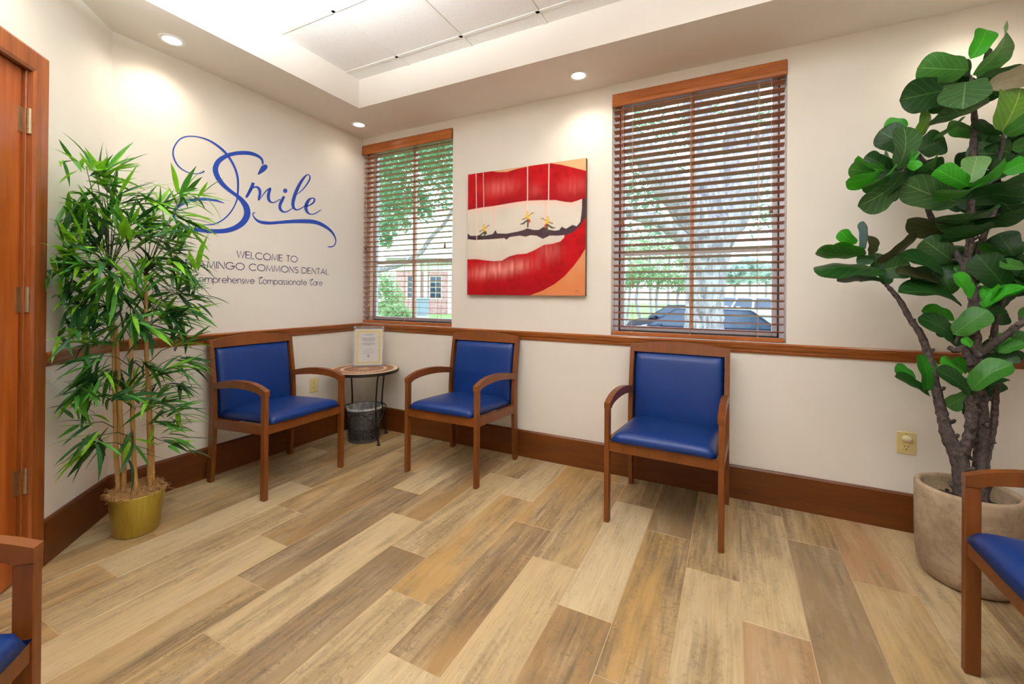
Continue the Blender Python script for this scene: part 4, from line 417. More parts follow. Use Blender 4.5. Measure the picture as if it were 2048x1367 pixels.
GREENS = [(-2.42,23.48,3.96,1.03,420),(-1.34,24.02,4.27,1.15,460),(-0.27,24.57,3.98,1.03,420),(0.68,25.06,3.39,0.79,300),(-0.93,18.63,2.26,0.66,380),(-0.06,19.07,2.17,0.66,380),(0.81,19.52,1.94,0.56,300),(-1.58,18.3,1.97,0.51,260),(0.94,25.19,4.6,0.73,220)]
FARTREES = [(3.45,55.64,3.92,1.21,260),(5.37,65.6,4.92,1.67,320),(7.94,75.88,5.03,1.74,280),(11.19,86.52,5.07,1.94,240),(15.88,97.88,6.0,2.73,260),(1.27,90.44,4.8,1.76,200)]

# ------------------------------------------------------------------ room shell
XR, YF, ZC, ZT = 4.36, -4.30, 2.633, 2.8486
ZR0, ZR1, ZB = .868, .932, .195
q2 = math.sqrt(.5)
D45 = Vector((q2, -q2, 0)); N45 = Vector((q2, q2, 0)); P45 = Vector((0, -1.81, 0))    # angled wall: direction, normal into the room
M45 = Matrix(((D45.x, N45.x, 0, P45.x), (D45.y, N45.y, 0, P45.y), (0, 0, 1, 0), (0, 0, 0, 1)))   # local x = along, y = into room
W1 = (0.0, 1.004, .932, 2.56); W2 = (2.312, 3.322, .932, 2.56)
b = MB()
for x0, x1, z0, z1 in ((-.15, XR+.15, -.1, .932), (-.15, XR+.15, 2.56, ZT+.2), (W1[1], W2[0], .932, 2.56), (W2[1], XR+.15, .932, 2.56)):
    b.box((x0, 0, z0), (x1, .17, z1))
struct('wall_back', b, 'wall')
struct('wall_left', MB().box((-.15, -1.81, -.1), (0, .17, ZT+.2)), 'wall')
struct('wall_right', MB().box((XR, YF-.15, -.1), (XR+.15, 0, ZT+.2)), 'wall')
struct('wall_front', MB().box((2.3, YF-.15, -.1), (XR, YF, ZT+.2)), 'wall')
DS0, DS1, DZ = .60, 1.545, 2.135                      # door opening on the angled wall
b = MB()
for s0, s1, z0, z1 in ((-.06, DS0, -.1, ZT+.2), (DS1, 3.6, -.1, ZT+.2), (DS0, DS1, DZ, ZT+.2)): b.box((s0, -.15, z0), (s1, 0, z1), M45)
struct('wall_corner', b, 'wall')

# floor: screed plus every plank tile
fl = struct('floor', MB().box((-.2, YF-.15, -.06), (XR+.1, .1, -.0012)), 'grout')
PX0, PW, PL = .9592, .2122, .95
TONE = dict(cream=((208, 187, 148), .3), light=((194, 170, 128), .6), tan=((176, 147, 102), .9), gold=((176, 141, 88), .95), brown=((154, 121, 78), 1.0), dark=((138, 113, 80), 1.0), grey=((166, 145, 110), .95), red=((164, 128, 90), .95))
SPEC = {(-4, 1): 'light', (-3, 0): 'tan', (-3, 1): 'tan', (-2, 0): 'gold', (-2, 1): 'cream', (-2, 2): 'tan', (-1, 0): 'light', (-1, 1): 'gold', (0, 0): 'light', (0, 1): 'brown', (1, 0): 'tan', (1, 1): 'dark', (2, 0): 'tan', (2, 1): 'light', (2, 2): 'brown',
        (3, 0): 'dark', (3, 1): 'light', (3, 2): 'tan', (4, 0): 'light', (4, 1): 'gold', (4, 2): 'light', (5, 0): 'cream', (5, 1): 'brown', (5, 2): 'gold', (6, 0): 'light', (6, 1): 'light', (6, 2): 'tan', (7, 0): 'brown', (7, 1): 'cream', (7, 2): 'tan', (8, 0): 'brown', (8, 1): 'gold', (8, 2): 'dark',
        (9, 0): 'tan', (9, 1): 'light', (9, 2): 'tan', (10, 0): 'tan', (10, 1): 'red', (10, 2): 'light', (11, 0): 'grey', (11, 1): 'dark', (11, 2): 'tan', (12, 1): 'tan', (12, 2): 'red', (13, 1): 'light', (13, 2): 'light'}
names = list(TONE)
for r in range(-5, 17):
    x0 = PX0+PW*r; x1 = x0+PW
    x0c, x1c = max(x0, 0), min(x1, XR)
    if x1c-x0c < .02: continue
    y = -1.568-.2375*r
    k0 = math.floor((y-YF)/PL)+1
    ends = [y-PL*k for k in range(k0, -16, -1)]
    for a in ends:
        y0c, y1c = max(a, YF), min(a+PL, 0)
        if y1c-y0c < .03 or (x1c+y1c < -1.95): continue
        g = .0014
        key = (r, int(math.floor((a+3.0)/PL)))
        tone = SPEC.get(key) or random.choice(('tan', 'light', 'tan', 'brown', 'gold', 'grey', 'light'))
        c, al = TONE[tone]
        cx, cy = (x0c+x1c)/2, (y0c+y1c)/2
        hx, hy = (x1c-x0c)/2-g, (y1c-y0c)/2-g; c_ = .0012
        v = [(-hx, -hy, -.003), (hx, -hy, -.003), (hx, hy, -.003), (-hx, hy, -.003), (-hx, -hy, -c_), (hx, -hy, -c_), (hx, hy, -c_), (-hx, hy, -c_), (-hx+c_, -hy+c_, 0), (hx-c_, -hy+c_, 0), (hx-c_, hy-c_, 0), (-hx+c_, hy-c_, 0)]
        f = [(3, 2, 1, 0)]+[(i, (i+1) % 4, 4+(i+1) % 4, 4+i) for i in range(4)]+[(4+i, 4+(i+1) % 4, 8+(i+1) % 4, 8+i) for i in range(4)]+[(8, 9, 10, 11)]
        o = MB().add(v, f).obj('floor_tile', 'tile', fl, loc=(cx, cy, random.uniform(-.0003, .0003)))
        jit = random.uniform(.95, 1.05); s_ = srgb(*c); o.color = (s_[0]*jit, s_[1]*jit, s_[2]*jit, al)

# ceiling: soffit ring, upstand of the recess, lay-in tiles
outer = [(0, .0), (XR, 0), (XR, YF), (2.49, YF), (0, -1.81)]
inner = [(.4694, -.4964), (3.89, -.4964), (3.89, -3.8), (2.37, -3.8), (.4694, -1.9)]
b = MB()
for i in range(5):
    j = (i+1) % 5
    b.add([outer[i]+(ZC,), outer[j]+(ZC,), inner[j]+(ZC,), inner[i]+(ZC,)], [(0, 1, 2, 3)])
    b.add([inner[i]+(ZC,), inner[j]+(ZC,), inner[j]+(ZT+.02,), inner[i]+(ZT+.02,)], [(0, 1, 2, 3)])
b.add([p+(ZT+.02,) for p in inner], [(0, 1, 2, 3, 4)])
b.box((-.15, YF-.15, ZT+.06), (XR+.15, .17, ZT+.2))
ceil = struct('ceiling', b, 'ceiling')
inner_ccw = inner[::-1]
GX = [.4694]+[.957+.5345*k for k in range(6)]; GX = [g for g in GX if g < 3.89]+[3.89]
GY = [-.4964]+[-.6195-.535*k for k in range(7)]; GY = [g for g in GY if g > -3.8]+[-3.8]
TROFF = [(2, 3), (4, 2), (4, 4)]                       # cells (column, row) where an added two-cell light replaces the tiles
tcells = {(i+d, j) for i, j in TROFF for d in (0, 1)}
for i in range(len(GX)-1):
    for j in range(len(GY)-1):
        if (i, j) in tcells: continue
        e = .013
        x0 = GX[i]+(e if i else .001); x1 = GX[i+1]-(e if i < len(GX)-2 else .001); y1 = GY[j]-(e if j else .001); y0 = GY[j+1]+(e if j < len(GY)-2 else .001)
        if x1-x0 < .02 or y1-y0 < .02: continue
        pl = clip([(x0, y0), (x1, y0), (x1, y1), (x0, y1)], inner_ccw)
        if len(pl) < 3: continue
        cx, cy = (x0+x1)/2, (y0+y1)/2
        t = MB().prism([(p[0]-cx, p[1]-cy) for p in pl], lambda a, c: (a, c, 0), lambda a, c: (a, c, .012))
        t.obj('ceiling_tile', 'acoustic', ceil, loc=(cx, cy, ZT+.004))
gb = MB()
def bar(x0, y0, x1, y1): 
    pl = clip([(x0, y0), (x1, y0), (x1, y1), (x0, y1)], inner_ccw)
    if len(pl) >= 3: gb.prism(pl, lambda a, c: (a, c, ZT), lambda a, c: (a, c, ZT+.012))
for g in GX[1:-1]: bar(g-.011, -3.8, g+.011, -.4964)
for g in GY[1:-1]: bar(.4694, g-.011, 3.89, g+.011)
gb.obj('ceiling_grid', 'grid', ceil)

# baseboards and chair rail
def base_prof(d): return [(0, 0), (.018, 0), (.018, .186), (.012, .195), (0, .195)]
def rail_prof(): return [(0, ZR0), (.008, ZR0), (.010, ZR0+.008), (.016, ZR0+.012), (.016, ZR0+.019), (.026, ZR0+.034), (.029, ZR0+.046), (.033, ZR0+.050), (.034, ZR0+.058), (.028, ZR1), (0, ZR1)]
def moulding(name, prof, mat, a, bb, na, nb, nrm):
    # extrude a profile from a to bb (2d), ends cut along mitre vectors na / nb
    m_ = MB(); A = Vector(a+(0,)); B = Vector(bb+(0,))
    m_.prism(prof, lambda d, z: A+na*d+Vector((0, 0, z)), lambda d, z: B+nb*d+Vector((0, 0, z)))
    return fix_normals(struct(name, m_, mat))
V = lambda x, y: Vector((x, y, 0))
t8 = math.tan(PI/8)
bend = V(1, 1*t8*1.0)                                  # mitre at the bend between left and angled wall
mb1 = V(1, 0)+V(0, 1)*math.tan(PI/8)
for nm, pr, mx_, my_, md in (('baseboard', base_prof(0), 'base', 'base_y', 'base'), ('trim', rail_prof(), 'oak_trim', 'oak_trim_y', 'oak_trim')):
    n_ = lambda i, s: ('baseboard_'+s) if nm == 'baseboard' else 'trim_%d' % i
    moulding(n_(1, 'back'), pr, mx_, (0, 0), (XR, 0), V(1, -1), V(-1, -1), None)
    moulding(n_(2, 'left'), pr, my_, (0, 0), (0, -1.81), V(1, -1), mb1, None)
    # angled wall up to the door casing
    e = P45+D45*.508
    moulding(n_(3, 'corner'), pr, my_, (0, -1.81), (e.x, e.y), mb1, N45, None)
    e2 = P45+D45*1.64; e3 = P45+D45*3.5
    moulding(n_(4, 'front'), pr, my_, (e2.x, e2.y), (e3.x, e3.y), N45, N45, None)
    moulding(n_(5, 'right'), pr, my_, (XR, 0), (XR, YF), V(-1, -1), V(-1, 1), None)

# ------------------------------------------------------------------ windows
def window(n, x0, x1, z0, z1, gl, gr, xm):
    # frame sits .10 m behind the wall face
    fr = MB(); y0, y1 = .09, .165
    for a, c in (((x0, y0, z0), (x0+.028, y1, z1)), ((x1-.028, y0, z0), (x1, y1, z1)), ((x0+.028, y0, z0), (x1-.028, y1, z0+.024)), ((x0+.028, y0, z1-.028), (x1-.028, y1, z1))): fr.bbox(a, c, .003)
    w = struct('window_%d' % n, fr, 'frame')
    g = MB(); a0, a1, c0, c1 = x0+.028, x1-.028, z0+.024, z1-.028; t = .006
    for p, q in (((a0, .105, c0), (a0+t, .15, c1)), ((a1-t, .105, c0), (a1, .15, c1)), ((a0+t, .105, c0), (a1-t, .15, c0+t)), ((a0+t, .105, c1-t), (a1-t, .15, c1))): g.box(p, q)
    g.obj('gasket', 'gasket', w)
    a0 += t; a1 -= t; c0 += t; c1 -= t
    zm = 1.49
    sh = MB()
    for p, q in (((a0, .112, c0), (a0+.03, .145, c1)), ((a1-.03, .112, c0), (a1, .145, c1)), ((a0+.03, .112, c0), (a1-.03, .145, c0+.03)), ((a0+.03, .112, c1-.03), (a1-.03, .145, c1))): sh.bbox(p, q, .004)
    sh.obj('sash', 'frame', w)
    MB().bbox((xm-.012, .108, c0+.03), (xm+.012, .146, c1-.03), .003).obj('mullion', 'mullion', w)
    a0 += .03; a1 -= .03; c0 += .03; c1 -= .03
    for p, q in ((a0, xm-.012), (xm+.012, a1)):
        MB().bbox((p, .115, zm-.012), (q, .142, zm+.012), .003).obj('meeting_rail', 'frame', w)
        for u, v in ((c0, zm-.012), (zm+.012, c1)): MB().box((p, .126, u), (q, .130, v)).obj('pane', 'glass', w)
    return w
w1 = window(1, W1[0], W1[1], W1[2], W1[3], 0, 0, .512)
MB().bbox((.030, .045, .935), (.054, .088, 2.55), .003).obj('stop_bead', 'mullion', w1)
w2 = window(2, W2[0], W2[1], W2[2], W2[3], 0, 0, 2.811)
struct('trim_6', MB().bbox((0.002, .005, .915), (1.0, .088, .934), .003), 'frame')
struct('trim_7', MB().bbox((2.314, .005, .915), (3.32, .088, .934), .003), 'frame')

# ------------------------------------------------------------------ door on the angled wall
def in45(mb, *a, **k): return mb
dj = MB()
dj.bbox((DS0, -.15, 0), (DS0+.012, .0, DZ), .002, M45); dj.bbox((DS1-.012, -.15, 0), (DS1, .0, DZ), .002, M45); dj.bbox((DS0, -.15, DZ-.012), (DS1, 0, DZ), .002, M45)
door = struct('door_1', dj, 'casing')
ds = MB()
ds.box((DS0+.011, -.078, 0), (DS0+.034, -.059, DZ-.012), M45); ds.box((DS1-.034, -.078, 0), (DS1-.011, -.059, DZ-.012), M45); ds.box((DS0+.034, -.078, DZ-.034), (DS1-.034, -.059, DZ-.011), M45); ds.box((DS0+.012, -.15, -.002), (DS1-.012, -.055, .008), M45)
ds.obj('door_stop', 'casing', door)
slab = MB().bbox((DS0+.016, -.058, .008), (DS1-.016, -.012, DZ-.016), .003, M45); slab.obj('door_leaf', 'door', door)
cs = [(0, 0), (0, .016), (.010, .022), (.080, .022), (.092, .016), (.092, 0)]
def casing(name, a0, a1, horizontal=False):
    m_ = MB()
    if not horizontal:
        s0, sgn = a0, a1                                # outer edge, direction of the outer edge
        m_.prism(cs, lambda d, y: M45 @ Vector((s0-sgn*d, y, 0)), lambda d, y: M45 @ Vector((s0-sgn*d, y, DZ+.075-d)))
    else:
        m_.prism(cs, lambda d, y: M45 @ Vector((a0+d, y, DZ+.075-d)), lambda d, y: M45 @ Vector((a1-d, y, DZ+.075-d)))
    fix_normals(m_.obj(name, 'casing', door))
casing('casing', .51, -1); casing('casing', 1.635, 1); casing('casing', .51, 1.635, True)
for z in (1.855, 1.113, .36):
    h = MB(); h.tube([M45 @ Vector((DS0+.004, .006, z)), M45 @ Vector((DS0+.004, .006, z+.105))], .0075, 10)
    h.box((DS0+.004, -.012, z), (DS0+.036, -.009, z+.105), M45)
    for k in (0, 1, 2, 3, 4): h.tube([M45 @ Vector((DS0+.004, .006, z+.021*k+.0005)), M45 @ Vector((DS0+.004, .006, z+.021*k+.019))], .0088, 10)
    h.obj('hinge', 'brass', door)
hd = MB(); hd.tube([M45 @ Vector((DS1-.085, -.012, .98)), M45 @ Vector((DS1-.085, .045, .98)), M45 @ Vector((DS1-.20, .05, .98))], .009, 10)
hd.lathe([(0, 0), (.03, 0), (.03, .006), (0, .006)], 20)
for i in range(len(hd.v)-80, len(hd.v)): p = hd.v[i]; hd.v[i] = tuple(M45 @ Vector((DS1-.085+p[0], -.012+p[2], .98+p[1])))
hd.obj('door_handle', 'brass', door)

# ------------------------------------------------------------------ guest chairs
def make_chair(label):
    t = thing('guest_chair', label, 'chair', group='blue vinyl armchairs of the waiting room')
    w = .287; lt = .026
    # front legs
    for s in (-1, 1):
        x0, x1 = sorted((s*w, s*(w-lt)))
        MB().bbox((x0, -.291, 0), (x1, -.252, .600), .0025).obj('front_leg', 'chair_wood', t)
    # rear posts: curved in side view
    fr = [(0, .246), (.1, .236), (.2, .228), (.38, .216), (.5, .218), (.62, .228), (.75, .248), (.897, .272)]
    th = [.042, .045, .049, .054, .052, .048, .044, .040]
    for s in (-1, 1):
        x0, x1 = sorted((s*w, s*(w-.024)))
        poly = [(y, z) for z, y in fr]+[(y+k, z) for (z, y), k in reversed(list(zip(fr, th)))]
        fix_normals(MB().prism(poly, lambda y, z: (x0, y, z), lambda y, z: (x1, y, z)).obj('rear_post', 'chair_wood', t))
    # arms
    top = [(-.2915, .632), (-.25, .648), (-.219, .657), (-.17, .666), (-.12, .670), (-.06, .671), (.005, .668), (.07, .661), (.139, .650), (.2, .638), (.228, .632)]
    bot = [(.222, .592), (.16, .604), (.10, .612), (.03, .620), (-.049, .624), (-.11, .624), (-.169, .621), (-.215, .615), (-.242, .608), (-.252, .600), (-.2915, .600)]
    for s in (-1, 1):
        x0, x1 = sorted((s*(w+.001), s*(w-.030)))
        fix_normals(MB().prism(top+bot, lambda y, z: (x0, y, z), lambda y, z: (x1, y, z)).obj('armrest', 'chair_wood', t))
    # rails
    wi = w-lt
    MB().bbox((-wi, -.286, .378), (wi, -.262, .434), .002).obj('seat_rail', 'chair_wood', t)
    MB().bbox((-wi, .222, .350), (wi, .246, .404), .002).obj('seat_rail', 'chair_wood', t)
    for s in (-1, 1):
        x0, x1 = sorted((s*(w-.002), s*(w-.024)))
        poly = [(-.252, .377), (.222, .346), (.222, .402), (-.252, .434)]
        fix_normals(MB().prism(poly, lambda y, z: (x0, y, z), lambda y, z: (x1, y, z)).obj('seat_rail', 'chair_wood', t))
    # top rail, arched
    m_ = MB(); n = 14; wr = w-.024
    yt = lambda z: .262+(z-.85)*.17
    ring = []
    for i in range(n+1):
        x = -wr+2*wr*i/n; zt = .897+.023*(1-(x/wr)**2)
        ring += [(x, yt(.848), .848), (x, yt(zt), zt), (x, yt(zt)+.03, zt), (x, yt(.848)+.03, .848)]
    f = [(4*i+k, 4*i+(k+1) % 4, 4*i+4+(k+1) % 4, 4*i+4+k) for i in range(n) for k in range(4)]+[(0, 1, 2, 3), (4*n+3, 4*n+2, 4*n+1, 4*n)]
    fix_normals(m_.add(ring, f).obj('top_rail', 'chair_wood', t))
    # seat cushion (pillow shaped)
    def pillow(name, fn, nu=22, nv=22):
        m_ = MB(); n1 = (nu+1)*(nv+1)
        for side in (0, 1):
            m_.grid(lambda u, v: fn(u, v, side), nu, nv)
        o = fix_normals(weld(m_.obj(name, 'vinyl', t, True))); return o
    def prof(u, p=7): return max(0, 1-abs(2*u-1)**p)**(1/2.6)
    def seat(u, v, side):
        a_, b2_ = 2*u-1, 2*v-1; k_ = 1-.022*(abs(a_)*abs(b2_))**5
        e = (max(0, 1-abs(a_)**8)*max(0, 1-abs(b2_)**(10 if v > .5 else 7)))**(1/3.1)
        x = a_*.2575*k_; y = -.025+.276*b2_*k_
        sag = .012*math.sin(PI*u)*math.sin(PI*min(1, v*1.05)); zm = .4365-.030*v
        return (x, y, zm+.050*e+sag*e) if side == 0 else (x, y, zm-.004*e)
    pillow('seat', seat)
    def back(u, v, side):
        e = prof(u, 9)*prof(v, 9)
        z = .402+.443*v; x = (2*u-1)*.259
        yc = np.interp(z, [f_[0] for f_ in fr], [f_[1] for f_ in fr])+.018
        return (x, yc-(.026*e+.006*math.sin(PI*u)) if side == 0 else yc+.016*e, z)
    pillow('backrest', back)
    return t
def weld(o):
    import bmesh
    b_ = bmesh.new(); b_.from_mesh(o.data); bmesh.ops.remove_doubles(b_, verts=b_.verts, dist=.0004); b_.to_mesh(o.data); b_.free(); return o
ch = make_chair('wooden armchair with blue vinyl seat along the lettered wall, left of the mosaic table')
ch.location = (.364, -1.062, 0); ch.rotation_euler = (0, 0, PI/2)
dup(ch, (1.362, -.352, 0), 0, 'wooden armchair with blue vinyl seat between the mosaic table and the lips painting')
dup(ch, (2.739, -.366, 0), math.radians(-2), 'wooden armchair with blue vinyl seat standing alone under the wide window blind')
dup(ch, (4.003, -1.279, 0), -PI/2, 'wooden armchair partly cut off beside the concrete planter of the fiddle-leaf fig')
dup(ch, (1.6436, -2.928, 0), math.radians(135), 'wooden armchair mostly cut off next to the wooden door')

# ------------------------------------------------------------------ mosaic side table
TX, TY, TZ = .345, -.300, .584
tb = thing('side_table', 'small round side table with brown and cream mosaic top on black wire legs', 'table', (TX, TY, 0))
o = MB().lathe([(0, TZ-.024), (.262, TZ-.024), (.276, TZ-.024), (.280, TZ-.020), (.280, TZ-.003), (.277, TZ), (.272, TZ), (.272, TZ-.002), (0, TZ-.002)], 64).obj('table_rim', 'black_iron', tb); fix_normals(smooth_angle(o))
def ring(r0, r1, z, n=64):
    return MB().lathe([(r0, z-.004), (r1, z-.004), (r1, z), (r0, z), (r0, z-.004)], n)
fix_normals(ring(.240, .272, TZ+.001).obj('stone_ring', 'cream_stone', tb)); fix_normals(ring(.160, .182, TZ+.001).obj('stone_ring', 'cream_stone', tb))
m_ = MB(); m2 = MB()
def wedge(mb, r0, r1, a0, a1, z0, z1):
    k = 2; pts = [(r0*math.cos(a0+(a1-a0)*i/k), r0*math.sin(a0+(a1-a0)*i/k)) for i in range(k+1)]+[(r1*math.cos(a1-(a1-a0)*i/k), r1*math.sin(a1-(a1-a0)*i/k)) for i in range(k+1)]
    mb.prism(pts[::-1], lambda a, c: (a, c, z0), lambda a, c: (a, c, z1))
for i in range(44):
    a = 2*PI*i/44; wedge(m_, .1835, .2385, a+.012, a+2*PI/44-.012, TZ-.003, TZ+random.uniform(.0002, .0012))
for r0_, r1_, n in ((.122, .158, 26), (.086, .120, 20), (.052, .084, 14)):
    for i in range(n):
        a = 2*PI*i/n+r0_*30; wedge(m_, r0_+.001, r1_-.001, a+.02, a+2*PI/n-.02, TZ-.003, TZ+random.uniform(.0002, .0012))
fix_normals(m_.obj('mosaic_pieces', 'mosaic', tb, kind='stuff'))
fix_normals(MB().lathe([(0, TZ-.003), (.050, TZ-.003), (.050, TZ+.001), (0, TZ+.001)], 32).obj('centre_disc', 'mosaic_gold', tb))
for a in (-12, 77, 168, 258):
    a = math.radians(a); c, s = math.cos(a), math.sin(a)
    pts = [(.205*c, .205*s, TZ-.02), (.19*c, .19*s, .5), (.175*c, .175*s, .36), (.172*c, .172*s, .285), (.182*c, .182*s, .16), (.202*c, .202*s, .06), (.215*c, .215*s, .012)]
    lg = fix_normals(MB().tube(pts, .0062, 8).obj('leg', 'black_iron', tb, True))
    fix_normals(MB().lathe([(0, 0), (.014, 0), (.016, .004), (.013, .009), (.006, .016), (0, .016)], 14, (.215*c, .215*s, 0)).obj('foot', 'black_iron', lg, True))
fix_normals(MB().tube([(.176*math.cos(k*PI/24), .176*math.sin(k*PI/24), .268) for k in range(49)], .0045, 6, False).obj('hoop', 'black_iron', tb, True))
for a in (-12, 77, 168, 258):
    pts = []
    for k in range(13):
        t_ = k/12; an = math.radians(a+90*t_); z = .11+.145*math.sin(PI*t_)**.7; r_ = .192-.014*math.sin(PI*t_)
        pts.append((r_*math.cos(an), r_*math.sin(an), z))
    fix_normals(MB().tube(pts, .0035, 6).obj('scroll_arch', 'black_iron', tb, True))

# ------------------------------------------------------------------ waste basket
bk = thing('waste_basket', 'grey perforated metal waste basket with clear liner under the mosaic table', 'basket', (.338, -.286, 0))
H_, R0_, R1_ = .272, .1245, .134; n_u, n_v = 270, 80
def basket_fn(u, v): r_ = R0_+(R1_-R0_)*v; return (r_*math.cos(2*PI*u), r_*math.sin(2*PI*u), .002+H_*v)
vs = [basket_fn(i/n_u, j/n_v) for j in range(n_v+1) for i in range(n_u)]
fs = []
rr = random.Random(3); fl_c = [(rr.random(), rr.uniform(.12, .86), rr.random()*6) for _ in range(46)]
def hole(u, v):
    if v < .09 or v > .93: return False
    best = 9; val = 0
    for cu, cv, ph in fl_c:
        du = (u-cu+.5) % 1-.5; x = du*2*PI*.13; y = (v-cv)*H_; d = math.hypot(x, y)
        if d < best: best = d; a = math.atan2(y, x)+ph; val = d/(.013+.010*math.cos(5*a))
    return .45 < val < 1.0 or (val > 1.55 and best > .021 and math.sin(u*210+v*60)*math.sin(v*75-u*130) > .25)
for j in range(n_v):
    for i in range(n_u):
        if hole((i+.5)/n_u, (j+.5)/n_v): continue
        fs.append((j*n_u+i, j*n_u+(i+1) % n_u, (j+1)*n_u+(i+1) % n_u, (j+1)*n_u+i))
o = MB().add(vs, fs).obj('basket_wall', 'grey_tin', bk)
fix_normals(MB().lathe([(0, .001), (R0_, .001), (R0_, .005), (0, .005)], 48).obj('basket_base', 'grey_tin', bk))
m_ = MB(); nn = 60
def lin(u, v):
    a = 2*PI*u; wob = .0025*math.sin(9*a)+.002*math.sin(17*a+1)
    # outside fold, over the rim, down the inside to a rounded bottom
    pr = [(R1_+.004, H_-.022+.006*math.sin(5*a)), (R1_+.0045, H_-.004), (R1_+.001, H_+.004), (R1_-.004, H_), (R1_-.006, H_-.05), (R1_-.009, .17), (R1_-.014, .11), (R1_-.05, .085), (.03, .075), (0, .075)]
    k = v*(len(pr)-1); i = min(int(k), len(pr)-2); f_ = k-i
    r_ = pr[i][0]*(1-f_)+pr[i+1][0]*f_; z = pr[i][1]*(1-f_)+pr[i+1][1]*f_
    if r_ < R1_-.003: r_ = max(0, r_-abs(wob))
    return (r_*math.cos(a), r_*math.sin(a), z)
m_.grid(lin, nn, 27).obj('liner', 'liner', bk, True)

# ------------------------------------------------------------------ acrylic sign holder with its notice, on the table
SC = Vector((.300, -.212, TZ+.0013)); sd = Vector((.782, .623, 0)).normalized(); sn = Vector((sd.y, -sd.x, 0))
lean = math.radians(9)
ut = (Vector((0, 0, 1))*math.cos(lean)-sn*math.sin(lean)).normalized(); sf = sd.cross(ut).normalized()
if sf.dot(sn) < 0: sf = -sf
MS = Matrix(((sd.x, sf.x, ut.x, SC.x), (sd.y, sf.y, ut.y, SC.y), (0, sf.z, ut.z, SC.z), (0, 0, 0, 1)))   # x along, y to the viewer, z up the sheet
sg = thing('sign_holder', 'clear acrylic sign holder leaning back on the mosaic table', 'sign holder', SC)
inv = Matrix.Translation(-SC)
def T(mb): mb.v = [tuple(inv @ MS @ Vector(p)) for p in mb.v]; return mb
hw, hh = .126, .345
T(MB().box((-hw, -.0045, .002), (hw, -.0025, hh))).obj('back_sheet', 'acrylic', sg)
T(MB().box((-hw, .0015, .002), (hw, .0032, hh))).obj('front_sheet', 'acrylic', sg)
bs = MB(); bs.box((-hw, -.10, 0), (hw, .006, .0022))
bs.v = [tuple(sd*p[0]-sn*(-p[1])*1+Vector((0, 0, p[2]))) for p in bs.v]; bs.obj('foot_plate', 'acrylic', sg)
m_ = MB()
for s in (-1, 1):
    m_.lathe([(0, .0033), (.0045, .0033), (.0045, .0050), (0, .0050)], 12)
    for i in range(len(m_.v)-48, len(m_.v)): p = m_.v[i]; m_.v[i] = (s*(hw-.012)+p[0], p[2], hh-.014+p[1])
T(m_).obj('screw', 'white_trim', sg)
nt = thing('notice', 'printed notice with a yellow border inside the clear sign holder', 'paper', SC)
T(MB().box((-.113, -.0022, .012), (.113, -.0008, .318))).obj('sheet', 'paper', nt)
yb = MB()
for a, c in (((-.100, -.0008, .026), (-.082, -.0003, .304)), ((.082, -.0008, .026), (.100, -.0003, .304)), ((-.082, -.0008, .026), (.082, -.0003, .038)), ((-.082, -.0008, .288), (.082, -.0003, .304))): yb.box(a, c)
T(yb).obj('printed_border', 'paper_yellow', nt)
ib = MB(); rr = random.Random(4)
for z, w_ in ((.270, .045), (.262, .022), (.240, .058), (.233, .052), (.226, .055), (.219, .050), (.212, .036), (.196, .050), (.189, .056), (.182, .050), (.175, .014), (.148, .022), (.130, .050), (.112, .046)):
    x = -w_
    while x < w_:
        l = rr.uniform(.004, .012); ib.box((x, -.0007, z), (min(x+l, w_), -.00025, z+.0028)); x += l+.0025
T(ib).obj('printed_text', 'ink', nt)
tm = MB()                                               # small printed tooth emblem
for a, c in (((-.010, .094), (.010, .098)), ((-.002, .078), (.001, .096)), ((-.012, .086), (-.002, .088)), ((.002, .084), (.012, .086))): tm.box((a[0], -.0007, a[1]), (c[0], -.00025, c[1]))
for s in (-1, 1): tm.add([(0, -.0003, .088), (s*.008, -.0003, .074), (s*.010, -.0003, .076), (s*.002, -.0003, .090)], [(0, 1, 2, 3)])
T(tm).obj('printed_emblem', 'ink', nt)

# ------------------------------------------------------------------ power outlets
def outlet(label, fx, cap=False):
    t = thing('power_outlet', label, 'outlet', fx(0, 0, 0), 0, 'ivory power outlets')
    o0 = Vector(fx(0, 0, 0))
    def P(mb): mb.v = [tuple(Vector(fx(*p))-o0) for p in mb.v]; return mb
    fix_normals(P(MB().bbox((-.039, 0, -.057), (.039, .006, .057), .004)).obj('cover_plate', 'ivory', t))
    for k, z in enumerate((.021, -.021)):
        rc = fix_normals(P(MB().bbox((-.017, .006, z-.017), (.017, .0085, z+.017), .003)).obj('receptacle', 'ivory', t))
        sl = MB()
        for x, h in ((-.007, .008), (.007, .010)): sl.box((x-.0012, .0085, z+.002-h/2+.003), (x+.0012, .0088, z+.002+h/2+.003))
        sl.box((-.0028, .0085, z-.012), (.0028, .0088, z-.007)); P(sl).obj('slot', 'black_slot', rc)
    s_ = MB(); s_.lathe([(0, .0), (.003, 0), (.003, .001), (0, .001)], 10)
    s_.v = [(p[0], .006+p[2], p[1]+.048) for p in s_.v]; P(s_).obj('screw', 'brass', t)
    return t
outlet('ivory power outlet low on the lettered wall between armchair and mosaic table', lambda x, y, z: (y, -.509-x, .453+z))
outlet('ivory power outlet low on the wall left of the fig planter', lambda x, y, z: (3.849+x, -y, .452+z))
cp = MB().lathe([(0, 0), (.017, 0), (.020, .004), (.020, .012), (.016, .018), (0, .019)], 24)
cp.v = [(3.849+p[0]-3.849, -p[2], p[1]*.85) for p in cp.v]
cp = fix_normals(cp.obj('socket_cap', 'clear_cap', None, True, loc=(3.849, -.0093, .477))); tag(cp, 'cloudy plastic safety cap plugged into the outlet near the fig planter', 'safety cap')

